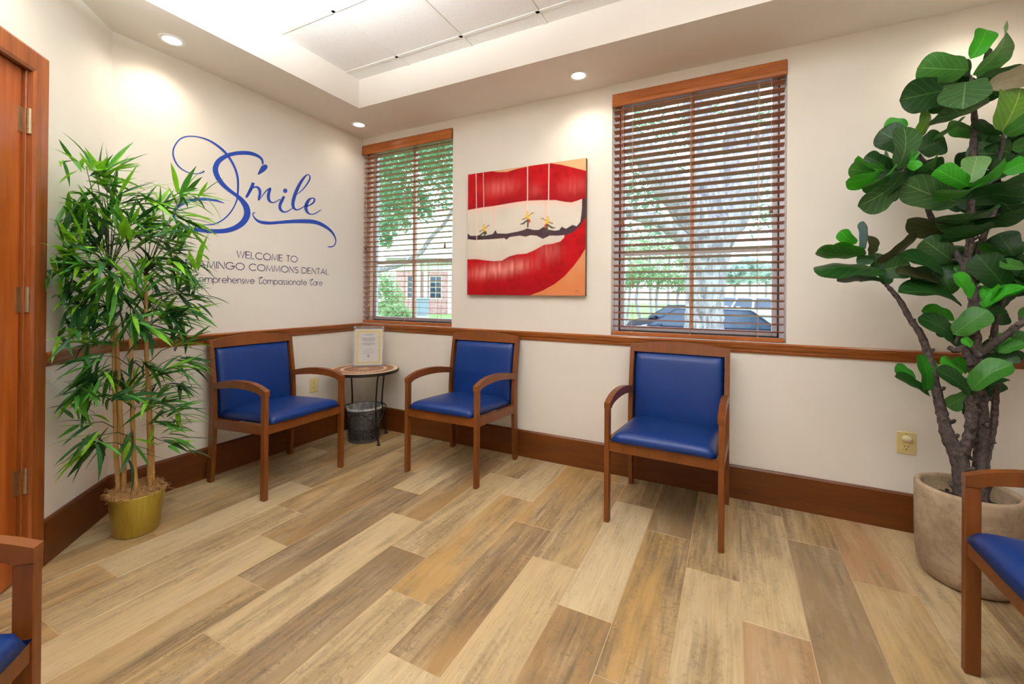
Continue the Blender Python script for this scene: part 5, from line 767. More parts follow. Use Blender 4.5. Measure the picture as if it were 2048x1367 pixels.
# ------------------------------------------------------------------ recessed downlights, some added, and added ceiling lights
def downlight(x, y, label, k=1.0):
    t = thing('downlight', label, 'ceiling light', (x, y, ZC), 0, 'recessed downlights in the soffit')
    o = MB().lathe([(.043, -.0015), (.046, -.004), (.052, -.006), (.062, -.005), (.066, .0)], 40).obj('trim_ring', 'white_trim', t, True)
    MB().lathe([(0, -.0022), (.0445, -.0022)], 40).obj('lens', 'lamp_warm', t)
    ld = bpy.data.lights.new('downlight_lamp', 'SPOT'); ld.energy = DOWNLIGHT*k; ld.color = (1, .87, .70); ld.spot_size = math.radians(140); ld.spot_blend = .9; ld.shadow_soft_size = .04
    lo = bpy.data.objects.new('lamp', ld); COL.objects.link(lo); lo.parent = t; lo.location = (0, 0, -.012)
    return t
downlight(.201, -1.62, 'recessed round downlight in the soffit above the bamboo plant')
downlight(.222, -.262, 'recessed round downlight in the soffit corner above the narrow window', .3)
downlight(2.146, -.226, 'recessed round downlight in the soffit between painting and wide window')
downlight(4.06, -.226, 'recessed round downlight above the fiddle-leaf fig', .65)
downlight(.80, -2.28, 'recessed round downlight in the soffit above the wooden door')
downlight(4.12, -2.2, 'added recessed round downlight in the soffit behind the camera, right side')  # this one and the next are added out of view for their light
downlight(2.2, -4.05, 'added recessed round downlight in the soffit behind the camera, left side')
for (i, j), where in zip(TROFF, ('nearest the lettered wall', 'nearest the windows', 'furthest from the windows')):  # added lay-in lights, out of view, for the overall brightness
    x0, x1, y1, y0 = GX[i]+.013, GX[i+2]-.013, GY[j]-.013, GY[j+1]+.013
    t = thing('added_ceiling_light', 'rectangular lay-in ceiling light added out of view in the tile grid, '+where, 'ceiling light', ((x0+x1)/2, (y0+y1)/2, ZT), 0, 'added lay-in ceiling lights')
    hx, hy = (x1-x0)/2, (y1-y0)/2; m_ = MB()
    for a, c in (((-hx, -hy, 0), (hx, -hy+.03, .014)), ((-hx, hy-.03, 0), (hx, hy, .014)), ((-hx, -hy+.03, 0), (-hx+.03, hy-.03, .014)), ((hx-.03, -hy+.03, 0), (hx, hy-.03, .014))): m_.box(a, c)
    m_.obj('frame', 'white_trim', t)
    MB().box((-hx+.03, -hy+.03, .004), (hx-.03, hy-.03, .010)).obj('diffuser', 'diffuser', t)

# added bowls, out of view, put in to brighten the recess from below
for (x, y), where in zip(((1.25, -2.05), (2.75, -2.45), (3.4, -3.2)), ('nearest the lettered wall', 'above the camera', 'behind the camera, nearest the right wall')):
    zb = 2.50
    t = thing('added_pendant', 'added white bowl pendant, out of view, brightening the recessed ceiling, '+where, 'ceiling light', (x, y, ZT), 0, 'added bowl pendants')
    fix_normals(MB().lathe([(0, zb-ZT-.10), (.10, zb-ZT-.095), (.19, zb-ZT-.06), (.24, zb-ZT), (.236, zb-ZT), (.186, zb-ZT-.055), (.10, zb-ZT-.088), (0, zb-ZT-.092)], 40).obj('bowl', 'white_trim', t, True))
    for k in range(3):
        a = k*2*PI/3; MB().tube([(.235*math.cos(a), .235*math.sin(a), zb-ZT), (.01*math.cos(a), .01*math.sin(a), -.02)], .003, 6).obj('rod', 'white_trim', t)
    fix_normals(MB().lathe([(0, -.02), (.05, -.02), (.05, 0), (0, 0)], 24).obj('canopy', 'white_trim', t))
    ld = bpy.data.lights.new('added_pendant_lamp', 'AREA'); ld.shape = 'DISK'; ld.size = .34; ld.energy = ADDED_PENDANT*(.88 if x < 2 else .55); ld.color = (.95, .985, 1)
    lo = bpy.data.objects.new('lamp', ld); COL.objects.link(lo); lo.parent = t; lo.location = (0, 0, zb-ZT-.03); lo.rotation_euler = (PI, 0, 0)

# ------------------------------------------------------------------ wooden blinds
def blind(label, x0, x1, cords, tassels, hang):
    t = thing('wooden_blind', label, 'blind', (x0, 0, 0), 0, 'brown wooden blinds'); w = x1-x0
    vp = [(0, 2.474), (0, 2.562), (-.010, 2.562), (-.013, 2.553), (-.013, 2.518), (-.017, 2.514), (-.017, 2.510), (-.014, 2.506), (-.017, 2.498), (-.017, 2.478), (-.013, 2.474)]
    fix_normals(MB().prism(vp, lambda y, z: (0, y-.002, z), lambda y, z: (w, y-.002, z)).obj('valance', 'valance', t))
    MB().bbox((.012, .004, 2.485), (w-.012, .056, 2.545), .002).obj('head_rail', 'slat', t)
    sm_ = MB(); a = math.radians(hang); dy, dz = .025*math.cos(a), .025*math.sin(a); th = .0016
    pr = [(-dy, dz-th), (dy, -dz-th), (dy, -dz+th), (0, th+.0006), (-dy, dz+th)]
    sm_.prism(pr, lambda y, z: (.006, y, z), lambda y, z: (w-.006, y, z))
    first = fix_normals(sm_.obj('slat', 'slat', t)); n = 33; z0 = 2.452; z1 = .994
    for k in range(n):
        o = first if k == 0 else first.copy()
        if k: COL.objects.link(o); o.parent = t
        o.location = (random.uniform(-.001, .001), .030, z0+(z1-z0)*k/(n-1))
    MB().bbox((.004, .004, .9365), (w-.004, .054, .9605), .003).obj('bottom_rail', 'valance', t)
    for fx in cords:
        x = w*fx; c = MB()
        for y in (.0035, .0565): c.tube([(x, y, .955), (x, y, 2.50)], .0011, 5)
        c.tube([(x+.006, .0015, .955), (x+.006, .0015, 2.50)], .0009, 5)
        for k in range(n): z = z0+(z1-z0)*k/(n-1)-.004; c.tube([(x, .0035, z-.0015), (x, .0565, z+.002)], .0006, 4)
        c.obj('ladder_cord', 'cord', t)
    for x, z in tassels:
        c = MB(); c.tube([(x, -.004, z), (x, -.004, 2.50)], .0012, 5); cd_ = c.obj('pull_cord', 'cord', t)
        fix_normals(MB().lathe([(0, .016), (.004, .016), (.007, .010), (.0085, -.012), (.010, -.016), (.009, -.022), (0, -.022)], 14, (x, -.004, z-.01)).obj('tassel', 'chair_wood', cd_, True))
    return t
blind('brown wooden blind on the narrow window beside the lettered wall', .003, .998, (.14, .5, .86), ((.045, 1.640), (.055, 1.615), (.93, 1.62)), 2.5)
blind('brown wooden blind on the wide window right of the lips painting', 2.316, 3.318, (.13, .49, .86), ((.062, 1.705), (.072, 1.700), (.928, 1.72)), 11)

# ------------------------------------------------------------------ lettering on the left wall
def ribbon_obj(parent, name, ribbons, mat, extra=None, x=.0009):
    mb = MB(); o0 = parent.location
    for rb in ribbons:
        v = []
        for (a, c) in rb: v += [(x, a[0]-o0.y, a[1]-o0.z), (x, c[0]-o0.y, c[1]-o0.z)]
        mb.add(v, [(2*i, 2*i+1, 2*i+3, 2*i+2) for i in range(len(rb)-1)])
    for pl in (extra or []): mb.add([(x, p[0]-o0.y, p[1]-o0.z) for p in pl], [tuple(range(len(pl)))])
    return mb.obj(name, mat, parent)
ws = thing('wall_lettering', 'large blue script word Smile with swirls on the left wall', 'wall lettering', (0, -.95, 1.85), 0, 'lettering on the left wall')
for k, rb in SMILE.items():
    ribbon_obj(ws, 'letter' if len(k) == 1 else k, rb, 'decal_blue', [IDOT] if k == 'i' else [HEART] if k == 'S' else None, .0009 if k != 'flourish' else .0013)
def arc(cx, cy, rx, ry, a0, a1, n=14): return [(cx+rx*math.cos(math.radians(a0+(a1-a0)*i/n)), cy+ry*math.sin(math.radians(a0+(a1-a0)*i/n))) for i in range(n+1)]
G = {
 'W': (.95, [[(0, 1), (.24, 0), (.475, .95), (.71, 0), (.95, 1)]]), 'E': (.5, [[(.5, 1), (0, 1), (0, 0), (.5, 0)], [(0, .52), (.46, .52)]]), 'L': (.42, [[(0, 1), (0, 0), (.42, 0)]]),
 'C': (.88, [arc(.5, .5, .5, .5, 42, 318, 20)]), 'O': (1.0, [arc(.5, .5, .5, .5, 0, 360, 26)]), 'M': (.86, [[(0, 0), (.11, 1), (.43, .08), (.75, 1), (.86, 0)]]), 'T': (.5, [[(0, 1), (.5, 1)], [(.25, 1), (.25, 0)]]),
 'F': (.46, [[(.46, 1), (0, 1), (0, 0)], [(0, .54), (.42, .54)]]), 'A': (.76, [[(0, 0), (.38, 1), (.76, 0)], [(.15, .36), (.61, .36)]]), 'I': (.0, [[(0, 0), (0, 1)]]), 'N': (.68, [[(0, 0), (0, 1), (.68, 0), (.68, 1)]]),
 'G': (1.0, [arc(.5, .5, .5, .5, 42, 352, 22)+[(1.0, .47), (.56, .47)]]), 'S': (.46, [arc(.24, .76, .2, .24, 40, 200, 9)+arc(.24, .26, .23, .27, 110, -140, 12)]), 'D': (.76, [[(0, 0), (0, 1), (.26, 1)]+arc(.26, .5, .5, .5, 90, -90, 14)+[(0, 0)]]), ' ': (.34, []),
 # lower case, x height .62
 'o': (.62, [arc(.31, .31, .31, .31, 0, 360, 20)]), 'm': (.86, [[(0, 0), (0, .62)], [(0, .38)]+arc(.21, .38, .21, .24, 180, 0, 9)+[(.42, 0)], [(.42, .38)]+arc(.64, .38, .22, .24, 180, 0, 9)+[(.86, 0)]]),
 'p': (.62, [[(0, .62), (0, -.28)], arc(.31, .31, .31, .31, 0, 360, 20)]), 'r': (.26, [[(0, 0), (0, .62)], [(0, .40)]+arc(.2, .40, .2, .22, 180, 70, 6)]), 'e': (.62, [[(.02, .33), (.61, .33)]+arc(.31, .31, .31, .31, 4, 325, 18)]),
 'h': (.46, [[(0, 0), (0, 1)], [(0, .36)]+arc(.23, .36, .23, .26, 180, 0, 9)+[(.46, 0)]]), 'n': (.46, [[(0, 0), (0, .62)], [(0, .36)]+arc(.23, .36, .23, .26, 180, 0, 9)+[(.46, 0)]]),
 's': (.3, [arc(.16, .465, .12, .155, 40, 210, 8)+arc(.14, .16, .15, .165, 100, -150, 9)]), 'i': (.0, [[(0, 0), (0, .62)], [(0, .82), (0, .88)]]), 'v': (.46, [[(0, .62), (.23, 0), (.46, .62)]]),
 'a': (.62, [arc(.31, .31, .31, .31, 0, 360, 20), [(.62, .62), (.62, 0)]]), 't': (.3, [[(.15, .95), (.15, 0)], [(0, .62), (.3, .62)]]),
 'c': (.58, [[(-.04, .74), (.06, .84), (.22, .9), (.42, .96), (.56, 1.04), (.62, 1.0), (.58, .90), (.50, .92)], [(.56, 1.03), (.40, .88), (.26, .64), (.18, .4), (.17, .2), (.23, .05), (.34, 0), (.46, .04), (.56, .14), (.62, .26)]]),
}
def line_ribbon(pts, w):
    out = []; n = len(pts)
    for i, p in enumerate(pts):
        a = pts[max(i-1, 0)]; c = pts[min(i+1, n-1)]; dx, dy = c[0]-a[0], c[1]-a[1]; l = math.hypot(dx, dy) or 1
        nx, ny = -dy/l*w/2, dx/l*w/2
        if 0 < i < n-1:                                  # keep the stroke width on corners
            d1 = (p[0]-a[0], p[1]-a[1]); l1 = math.hypot(*d1) or 1; co = abs(nx*-d1[1]/l1+ny*d1[0]/l1)/(w/2); k = 1/max(co, .55); nx *= k; ny *= k
        out.append(((p[0]+nx, p[1]+ny), (p[0]-nx, p[1]-ny)))
    return out
def text_line(text, y0, y1, z, cap, w, label, mat, space=.17, small=None):
    t = thing('wall_lettering', label, 'wall lettering', (0, (y0+y1)/2, z), 0, 'lettering on the left wall')
    adv = []; x = 0
    for i, c in enumerate(text):
        k = (small[1] if small and i >= small[0] else 1); adv.append((x, k)); x += (G[c][0]+(space if c != ' ' else .1))*k
    sc = (y1-y0)/(x-space)
    for c, (x, k) in zip(text, adv):
        if c == ' ': continue
        rb = [line_ribbon([(y0+(x+px*k)*sc, z+py*cap*k) for px, py in st], w) for st in G[c][1]]
        ribbon_obj(t, 'letter', rb, mat)
text_line('WELCOME TO', -1.131, -.667, 1.4437, .0465, .0052, 'dark lettering line WELCOME TO on the left wall', 'decal_navy')
text_line('FLAMINGO COMMONS DENTAL', -1.4417, -.3717, 1.3602, .0465, .0052, 'dark lettering line FLAMINGO COMMONS DENTAL on the left wall', 'decal_navy')
text_line('comprehensive compassionate care', -1.402, -.433, 1.2668, .0485, .0042, 'thin lettering line Comprehensive Compassionate Care, lowest on the left wall', 'decal_navy', .15)

# ------------------------------------------------------------------ canvas print
px0, px1, pz0, pz1, pyf = 1.176, 2.141, 1.199, 2.152, -.036
art = thing('canvas_print', 'square canvas of red lips and white teeth with tiny roped climbers', 'painting', ((px0+px1)/2, 0, (pz0+pz1)/2))
N_ = 380
SS = 3                                                   # samples per point and side
sg_ = np.clip((np.arange((N_+1)*SS)-(SS-1)/2)/SS/N_, 0, 1)
gu, gv = np.meshgrid(sg_, sg_)
def vnoise(u, v, s, seed):
    r_ = np.random.default_rng(seed); g = r_.random((int(s)+3, int(s)+3)); x = u*s; y = v*s; i = x.astype(int); j = y.astype(int); fx = x-i; fy = y-j
    fx = fx*fx*(3-2*fx); fy = fy*fy*(3-2*fy)
    return (g[j, i]*(1-fx)+g[j, i+1]*fx)*(1-fy)+(g[j+1, i]*(1-fx)+g[j+1, i+1]*fx)*fy
def curve(k, u):
    p = sorted(PAINT[k]); return np.interp(u, [a for a, _ in p], [c for _, c in p])
lin_ = lambda *c: np.array(srgb(*c)[:3])
def mixc(a, c, t): t = np.clip(t, 0, 1)[..., None]; return a*(1-t)+c*t
n1 = vnoise(gu, gv, 9, 1); n2 = vnoise(gu, gv, 34, 2); n3 = vnoise(gu*1.0, gv*.14, 60, 3)
skin = mixc(np.ones(gu.shape+(3,))*lin_(206, 126, 78), lin_(216, 172, 128), gv*1.1-.1+.3*(n1-.5))
lipc = mixc(np.ones(gu.shape+(3,))*lin_(150, 4, 12), lin_(172, 10, 18), n1*1.3-.2+.25*(n2-.5))
lipc = mixc(lipc, lin_(116, 6, 12), (.45-n2)*1.0)
teeth = mixc(np.ones(gu.shape+(3,))*lin_(216, 206, 192), lin_(226, 218, 206), n1)
img = skin.copy()
top_ = curve('liptop', gu); gum = curve('gum', gu); gt = curve('gap_top', gu); gb_ = curve('gap_bot', gu); lt_ = curve('lowteeth', gu)
ch_ = np.interp(gu, *zip(*sorted(PAINT['chin']))) if True else None
chin_u = sorted(PAINT['chin']); chv = np.interp(gu, [a for a, _ in chin_u], [c for _, c in chin_u], left=-1)
upper = (gv < top_) & (gv > gum)
hl = np.exp(-(((gu-.30)/.13)**2+((gv-.86)/.055)**2))+.5*np.exp(-(((gu-.9)/.1)**2+((gv-.80)/.06)**2))+.4*np.exp(-(((gu-.6)/.06)**2+((gv-.8)/.05)**2))
up_c = mixc(lipc, lin_(206, 92, 88), hl*(.45+.8*n3)); up_c = mixc(up_c, lin_(116, 12, 20), np.exp(-((gv-gum)/.05)**2)*.5)
img = np.where(upper[..., None], up_c, img)
lower = (gv < np.where(gu > .82, curve('gap_bot', gu), lt_)) & (gv > chv)
lower |= (gv < lt_) & (gv > chv)
hl = np.exp(-(((gu-.30)/.22)**2+((gv-(.17+.12*gu))/.05)**2))*1.2+.35*np.exp(-(((gu-.72)/.08)**2+((gv-.33)/.06)**2))
lo_c = mixc(lipc, lin_(222, 132, 122), hl*(.25+1.1*n3)); lo_c = mixc(lo_c, lin_(130, 8, 16), np.clip((.16-gv)*4, 0, .6))
img = np.where(lower[..., None], lo_c, img)
tu = (gv <= gum) & (gv > gt)
sh = mixc(teeth, lin_(244, 196, 178), np.exp(-((gv-gum)/.03)**2)*.7)
for u0_ in (.245, .52, .69): sh = mixc(sh, lin_(238, 196, 180), np.exp(-((gu-u0_)/.010)**2)*.75*np.clip((gv-.5)*6, .2, 1))
sh = mixc(sh, lin_(214, 206, 196), np.exp(-((gv-gt)/.02)**2)*.5)
img = np.where(tu[..., None], sh, img)
tl = (gv <= gb_) & (gv > lt_) & (gu < .84)
sh = mixc(teeth, lin_(222, 196, 184), np.exp(-((gv-lt_)/.025)**2)*.5)
for u0_ in (.075, .20, .32, .49): sh = mixc(sh, lin_(226, 206, 190), np.exp(-((gu-u0_)/.008)**2)*.6)
img = np.where(tl[..., None], sh, img)
gap = (gv <= gt) & (gv > gb_)
gap |= (gu > .955) & (gv < gum) & (gv > gb_) & (gu > np.interp(gv, [.5, .62, .72], [.955, .972, .972]))
img = np.where(gap[..., None], mixc(np.ones(gu.shape+(3,))*lin_(52, 38, 44), lin_(70, 48, 54), n2), img)
def seg(p, q, w, c, al=1.0):
    global img
    px, py = p; qx, qy = q; dx, dy = qx-px, qy-py; l2 = dx*dx+dy*dy+1e-12; t = np.clip(((gu-px)*dx+(gv-py)*dy)/l2, 0, 1)
    d = np.hypot(gu-px-t*dx, gv-py-t*dy); img = mixc(img, lin_(*c), al*np.clip((w-d)/w*2.5, 0, 1))
for (a, c), al in zip(ROPES, (.75, .55, .95, .95)): seg(a, c, .0045, (248, 214, 196), al)
for (u, v), fl_ in zip(CLIMBERS, (1, 1, -1)):
    Y, Gn, R_, Sk = (226, 186, 40), (66, 70, 44), (206, 56, 50), (150, 108, 70)
    q = lambda a, c: (u+a*fl_, v+c)
    seg(q(0, .018), q(.008, -.012), .014, Y); seg(q(.0, .040), q(.001, .041), .010, (222, 178, 60))
    seg(q(.012, .012), q(.038, .030), .0055, (200, 150, 60)); seg(q(.034, .030), q(.052, .034), .004, (110, 100, 90))
    seg(q(-.008, .0), q(-.04, -.012), .0055, Sk); seg(q(.004, -.018), q(-.036, -.044), .0085, Gn); seg(q(.006, -.018), q(.004, -.07), .0085, Gn); seg(q(.018, -.02), q(.020, -.034), .009, R_ if fl_ < 0 or u > .3 else Gn)
    seg(q(-.036, -.044), q(-.056, -.046), .005, (50, 44, 36))
for a, c in (((.925, .032), (.95, .034)), ((.93, .022), (.945, .04)), ((.955, .02), (.965, .028))): seg(a, c, .003, (150, 92, 62), .8)
img = img.reshape(N_+1, SS, N_+1, SS, 3).mean(axis=(1, 3)); gu, gv = np.meshgrid(np.linspace(0, 1, N_+1), np.linspace(0, 1, N_+1))
hx, hz = (px1-px0)/2, (pz1-pz0)/2
me = bpy.data.meshes.new('print'); n1_ = N_+1
vv = np.stack([gu*2*hx-hx, np.full_like(gu, pyf), gv*2*hz-hz], -1).reshape(-1, 3)
ii = np.arange(N_*n1_).reshape(N_, n1_)[:, :-1]
ff = np.stack([ii, ii+1, ii+1+n1_, ii+n1_], -1).reshape(-1, 4)
me.vertices.add(len(vv)); me.vertices.foreach_set('co', vv.astype(np.float32).ravel())
me.loops.add(ff.size); me.loops.foreach_set('vertex_index', ff.astype(np.int32).ravel())
me.polygons.add(len(ff)); me.polygons.foreach_set('loop_start', (np.arange(len(ff))*4).astype(np.int32))
me.update(calc_edges=True); me.validate()
ca = me.color_attributes.new('paint', 'FLOAT_COLOR', 'POINT')
ca.data.foreach_set('color', np.concatenate([np.clip(img, 0, 1), np.ones(img.shape[:2]+(1,))], -1).astype(np.float32).ravel())
t = NT('oil_print'); t.set(.7, 0, .12); at_ = t.new('ShaderNodeAttribute', attribute_name='paint'); t.link(at_.outputs['Color'], t.b.inputs['Base Color']); me.materials.append(t.m)
po = bpy.data.objects.new('print', me); COL.objects.link(po); po.parent = art
MB().box((-hx, pyf+.0006, -hz), (hx, -.002, hz)).obj('stretcher', 'canvas_edge', art)

# ------------------------------------------------------------------ bamboo in the gold pot
bc = Vector((.377, -1.83, 0))
bam = thing('potted_bamboo', 'artificial bamboo plant with lime tips in a gold pot beside the door', 'plant', bc)
fix_normals(MB().lathe([(0, .001), (.084, .001), (.089, .006), (.113, .190), (.1165, .198), (.1175, .203), (.114, .203), (.111, .196), (.108, .17), (0, .17)], 48).obj('pot', 'gold', bam, True))
mm = MB(); rr = random.Random(11)
mm.grid(lambda u, v: (.107*v*math.cos(2*PI*u), .107*v*math.sin(2*PI*u), .188+.02*(1-v*v)+.006*math.sin(9*u*6.28+v*20)), 36, 8)
for k in range(620):
    a = rr.random()*2*PI; r_ = .118*math.sqrt(rr.random()); l = rr.uniform(.014, .05); d = rr.random()*2*PI; z = .20+.018*(1-(r_/.112)**2)+rr.uniform(-.004, .012)
    p0 = Vector((r_*math.cos(a), r_*math.sin(a), z)); p2 = p0+Vector((l*math.cos(d), l*math.sin(d), rr.uniform(-.012, .012))); p1 = (p0+p2)/2+Vector((0, 0, rr.uniform(.003, .014)))
    if p2.xy.length > .142: continue
    mm.tube([p0, p1, p2], .0011, 3, False)
mm.tube([(.09, .06, .205), (.12, .085, .207), (.145, .11, .195), (.15, .13, .178)], .001, 3, False)
fix_normals(mm.obj('moss', 'moss', bam, kind='stuff'))
cane_pts = []
for c in CANES:
    P = [Vector(p)-bc for p in c]; P[0].z = .175
    mb = MB(); dense = []
    for i in range(len(P)-1):
        for k in range(4): dense.append(P[i].lerp(P[i+1], k/4))
    dense.append(P[-1]); tot = len(dense)
    rad = [.0115*(1-.35*i/tot) for i in range(tot)]
    mb.tube(dense, rad, 8)
    z = dense[0].z+.09                                   # nodes of the cane
    while z < dense[-1].z-.03:
        i = next(i for i in range(tot-1) if dense[i+1].z > z); f_ = (z-dense[i].z)/(dense[i+1].z-dense[i].z); p = dense[i].lerp(dense[i+1], f_)
        mb.tube([p-Vector((0, 0, .004)), p, p+Vector((0, 0, .004))], [rad[i]*1.0, rad[i]*1.22, rad[i]*1.0], 8, False); z += rr.uniform(.13, .19)
    fix_normals(mb.obj('cane', 'cane', bam, True)); cane_pts += dense
bR = Vector(BAM_RIGHT); bV = Vector(BAM_VIEW); bU = Vector((0, 0, 1))
if bR.dot(rt) < 0: bR = -bR
leaf_meshes = []
for cidx in range(3):
    L_ = []
    for q in range(5):
        droop = (.05, .16, .28, .4, .1)[q]; tw = (.0, .3, -.3, .15, -.5)[q]; wid = (.060, .052, .066, .056, .048)[q]
        mb = MB(); n = 7; uv = []
        for i in range(n+1):
            t_ = i/n; w_ = wid*(math.sin(PI*min(1, t_*1.02)**.8))**.85+.004
            c_, s_ = math.cos(tw*t_), math.sin(tw*t_); z = -droop*t_*t_
            for sgn in (-1, 0, 1):
                mb.v.append((t_*(1-.12*droop*t_), sgn*w_*c_, z+sgn*w_*s_+(.25*w_ if sgn else 0))); uv.append((.5+.5*sgn, t_))
        mb.f = [(3*i+k, 3*i+3+k, 3*i+4+k, 3*i+1+k) for i in range(n) for k in (0, 1)]; mb.uv = uv
        L_.append(mb.mesh('leaf', 'bam_%d' % cidx, True))
    leaf_meshes.append(L_)
inst = []; tw_b = []
for (x, y, z, ang, n, lime) in SPRAYS:
    p = Vector((x, y, z))-bc
    dirn = bR*math.cos(math.radians(ang))+bU*math.sin(math.radians(ang))*.75-bV*rr.uniform(-.5, .5)
    cp_ = min((c for c in cane_pts if c.z < p.z+.02), key=lambda c: (c-p).length+abs(c.z-(p.z-.1))*.5, default=cane_pts[0])
    if (cp_-p).length > .03:
        mid = cp_.lerp(p, .5)+Vector((0, 0, .02)); tw_b.append((cp_, mid, p, p+dirn.normalized()*.05))
    far = (Vector((x, y, z))-bc).dot(bR) > .2
    for k in range(int(n*(.75 if far else 2.1))):
        d = dirn.normalized()*rr.uniform(.5, 1.2)+Vector((rr.gauss(0, .62), rr.gauss(0, .62), rr.gauss(.08, .34)))
        d.normalize(); o_ = p+dirn.normalized()*rr.uniform(-.03, .07)+Vector((rr.gauss(0, .016), rr.gauss(0, .016), rr.gauss(0, .014)))
        L_ = rr.uniform(.11, .185)
        for _ in range(12):
            e = o_+d*L_+bc
            lat = (e-bc).dot(bR); nearer = (bc-e).dot(bV)
            rightward = lat > .37 or (lat > .26 and 1.22 < e.z < 1.5 and rr.random() < .8)
            bad = e.x < .05 or (e.x+e.y+1.81)*q2 < .055
            if not bad and not rightward and -.315+nearer*.1 < lat: break
            if rightward and not bad: d = (d-bR*.6).normalized(); continue
            d = (d+(Vector((.5, .2, .05)) if bad else bR*.7)).normalized()
        else: continue                                    # no free room for this leaf
        r_ = rr.random(); lm = lime*.9+.22*max(0, (z-1.25)); ci = 0 if r_ < lm else (1 if r_ < lm+.4 else 2)
        side = d.cross(Vector((rr.gauss(0, .35), rr.gauss(0, .35), 1))).normalized(); nz = side.cross(d)
        if nz.z < 0: nz = -nz; side = -side
        mt = Matrix(((d.x, side.x, nz.x, o_.x), (d.y, side.y, nz.y, o_.y), (d.z, side.z, nz.z, o_.z), (0, 0, 0, 1))) @ Matrix.Diagonal((L_, L_, L_, 1))
        key = (o_-Vector((0, 0, 0))).dot(-bV)+L_*2+(.15 if ci == 0 else 0)
        inst.append((key, ci, rr.randrange(5), mt))
inst.sort(key=lambda t_: -t_[0])
for key, ci, q, mt in inst[:300]:
    o = bpy.data.objects.new('leaf', leaf_meshes[ci][q]); COL.objects.link(o); o.parent = bam; o.matrix_local = mt
for ci in range(3):
    mb = MB(); uv = []
    for key, c2, q, mt in inst[300:]:
        if c2 != ci: continue
        me_ = leaf_meshes[ci][q]; mb.add([mt @ v.co for v in me_.vertices], [tuple(p.vertices) for p in me_.polygons])
    if mb.v: mb.obj('inner_foliage', 'bam_%d' % ci, bam, True, 'stuff')
for a in tw_b: fix_normals(MB().tube(a, [.0024, .002, .0016, .0008], 5).obj('twig', 'twig', bam, True))

# ------------------------------------------------------------------ fiddle-leaf fig in the concrete planter
fc = Vector((3.941, -.391, 0))
fig = thing('fiddle_leaf_fig', 'tall artificial fiddle-leaf fig with dark and bright leaves in the corner planter', 'plant', (fc.x, fc.y, .33))
plt_ = MB().lathe([(0, .0), (.118, .0), (.134, .006), (.148, .022), (.158, .05), (.164, .1), (.167, .2), (.1675, .34), (.1675, .382), (.165, .391), (.160, .395), (.150, .395), (.145, .390), (.143, .38), (.142, .32), (0, .32)], 64)
pl_o = fix_normals(plt_.obj('planter', 'concrete', None, True, loc=fc)); tag(pl_o, 'round weathered concrete planter holding the fiddle-leaf fig', 'planter')
f0 = Vector(fig.location)
sm_ = MB(); sm_.grid(lambda u, v: (.138*v*math.cos(2*PI*u), .138*v*math.sin(2*PI*u), -.006+.006*math.sin(u*40+v*13)*v+.003*math.sin(u*90)), 40, 8)
for k in range(90):
    a = rr.random()*6.28; r_ = .132*math.sqrt(rr.random()); s_ = rr.uniform(.003, .008); sm_.bbox((r_*math.cos(a)-s_, r_*math.sin(a)-s_, -.006), (r_*math.cos(a)+s_, r_*math.sin(a)+s_, -.002+s_), .002)
sm_.obj('soil', 'soil', fig, True)
for br_ in FIG_BRANCHES:
    P = [Vector((p[0], p[1], max(p[2], .318)))-f0 for p in br_]; R_ = [p[3] for p in br_]
    dn = []; dr = []
    for i in range(len(P)-1):
        a = P[max(i-1, 0)]; p, q_ = P[i], P[i+1]; e = P[min(i+2, len(P)-1)]; K = 6
        for k in range(K):
            t_ = k/K; dn.append(.5*((2*p)+(q_-a)*t_+(2*a-5*p+4*q_-e)*t_*t_+(3*p-a-3*q_+e)*t_**3)); dr.append((R_[i]*(1-t_)+R_[i+1]*t_)*(1+.10*math.sin(len(dn)*1.9)+rr.uniform(-.05, .08)))
    dn.append(P[-1]); dr.append(R_[-1]*.8)
    mb = MB().tube(dn, dr, 10)
    for i in range(3, len(dn)-2, 5):                    # leaf scars and stubs
        ax = (dn[i+1]-dn[i-1]).normalized(); sd_ = ax.cross(Vector((rr.gauss(0, 1), rr.gauss(0, 1), rr.gauss(0, 1)))).normalized(); r_ = dr[i]
        mb.tube([dn[i]+sd_*r_*.4, dn[i]+sd_*r_*1.25+ax*r_*.25, dn[i]+sd_*r_*1.6+ax*r_*.6], [r_*.55, r_*.42, r_*.25], 6)
    fix_normals(mb.obj('branch', 'fig_bark', fig, True))
prof_t = [0, .02, .05, .10, .2, .32, .42, .52, .66, .78, .86, .92, .96, .985, 1]; prof_w = [.04, .14, .32, .54, .76, .82, .82, .88, .98, 1.0, .93, .77, .58, .36, .06]
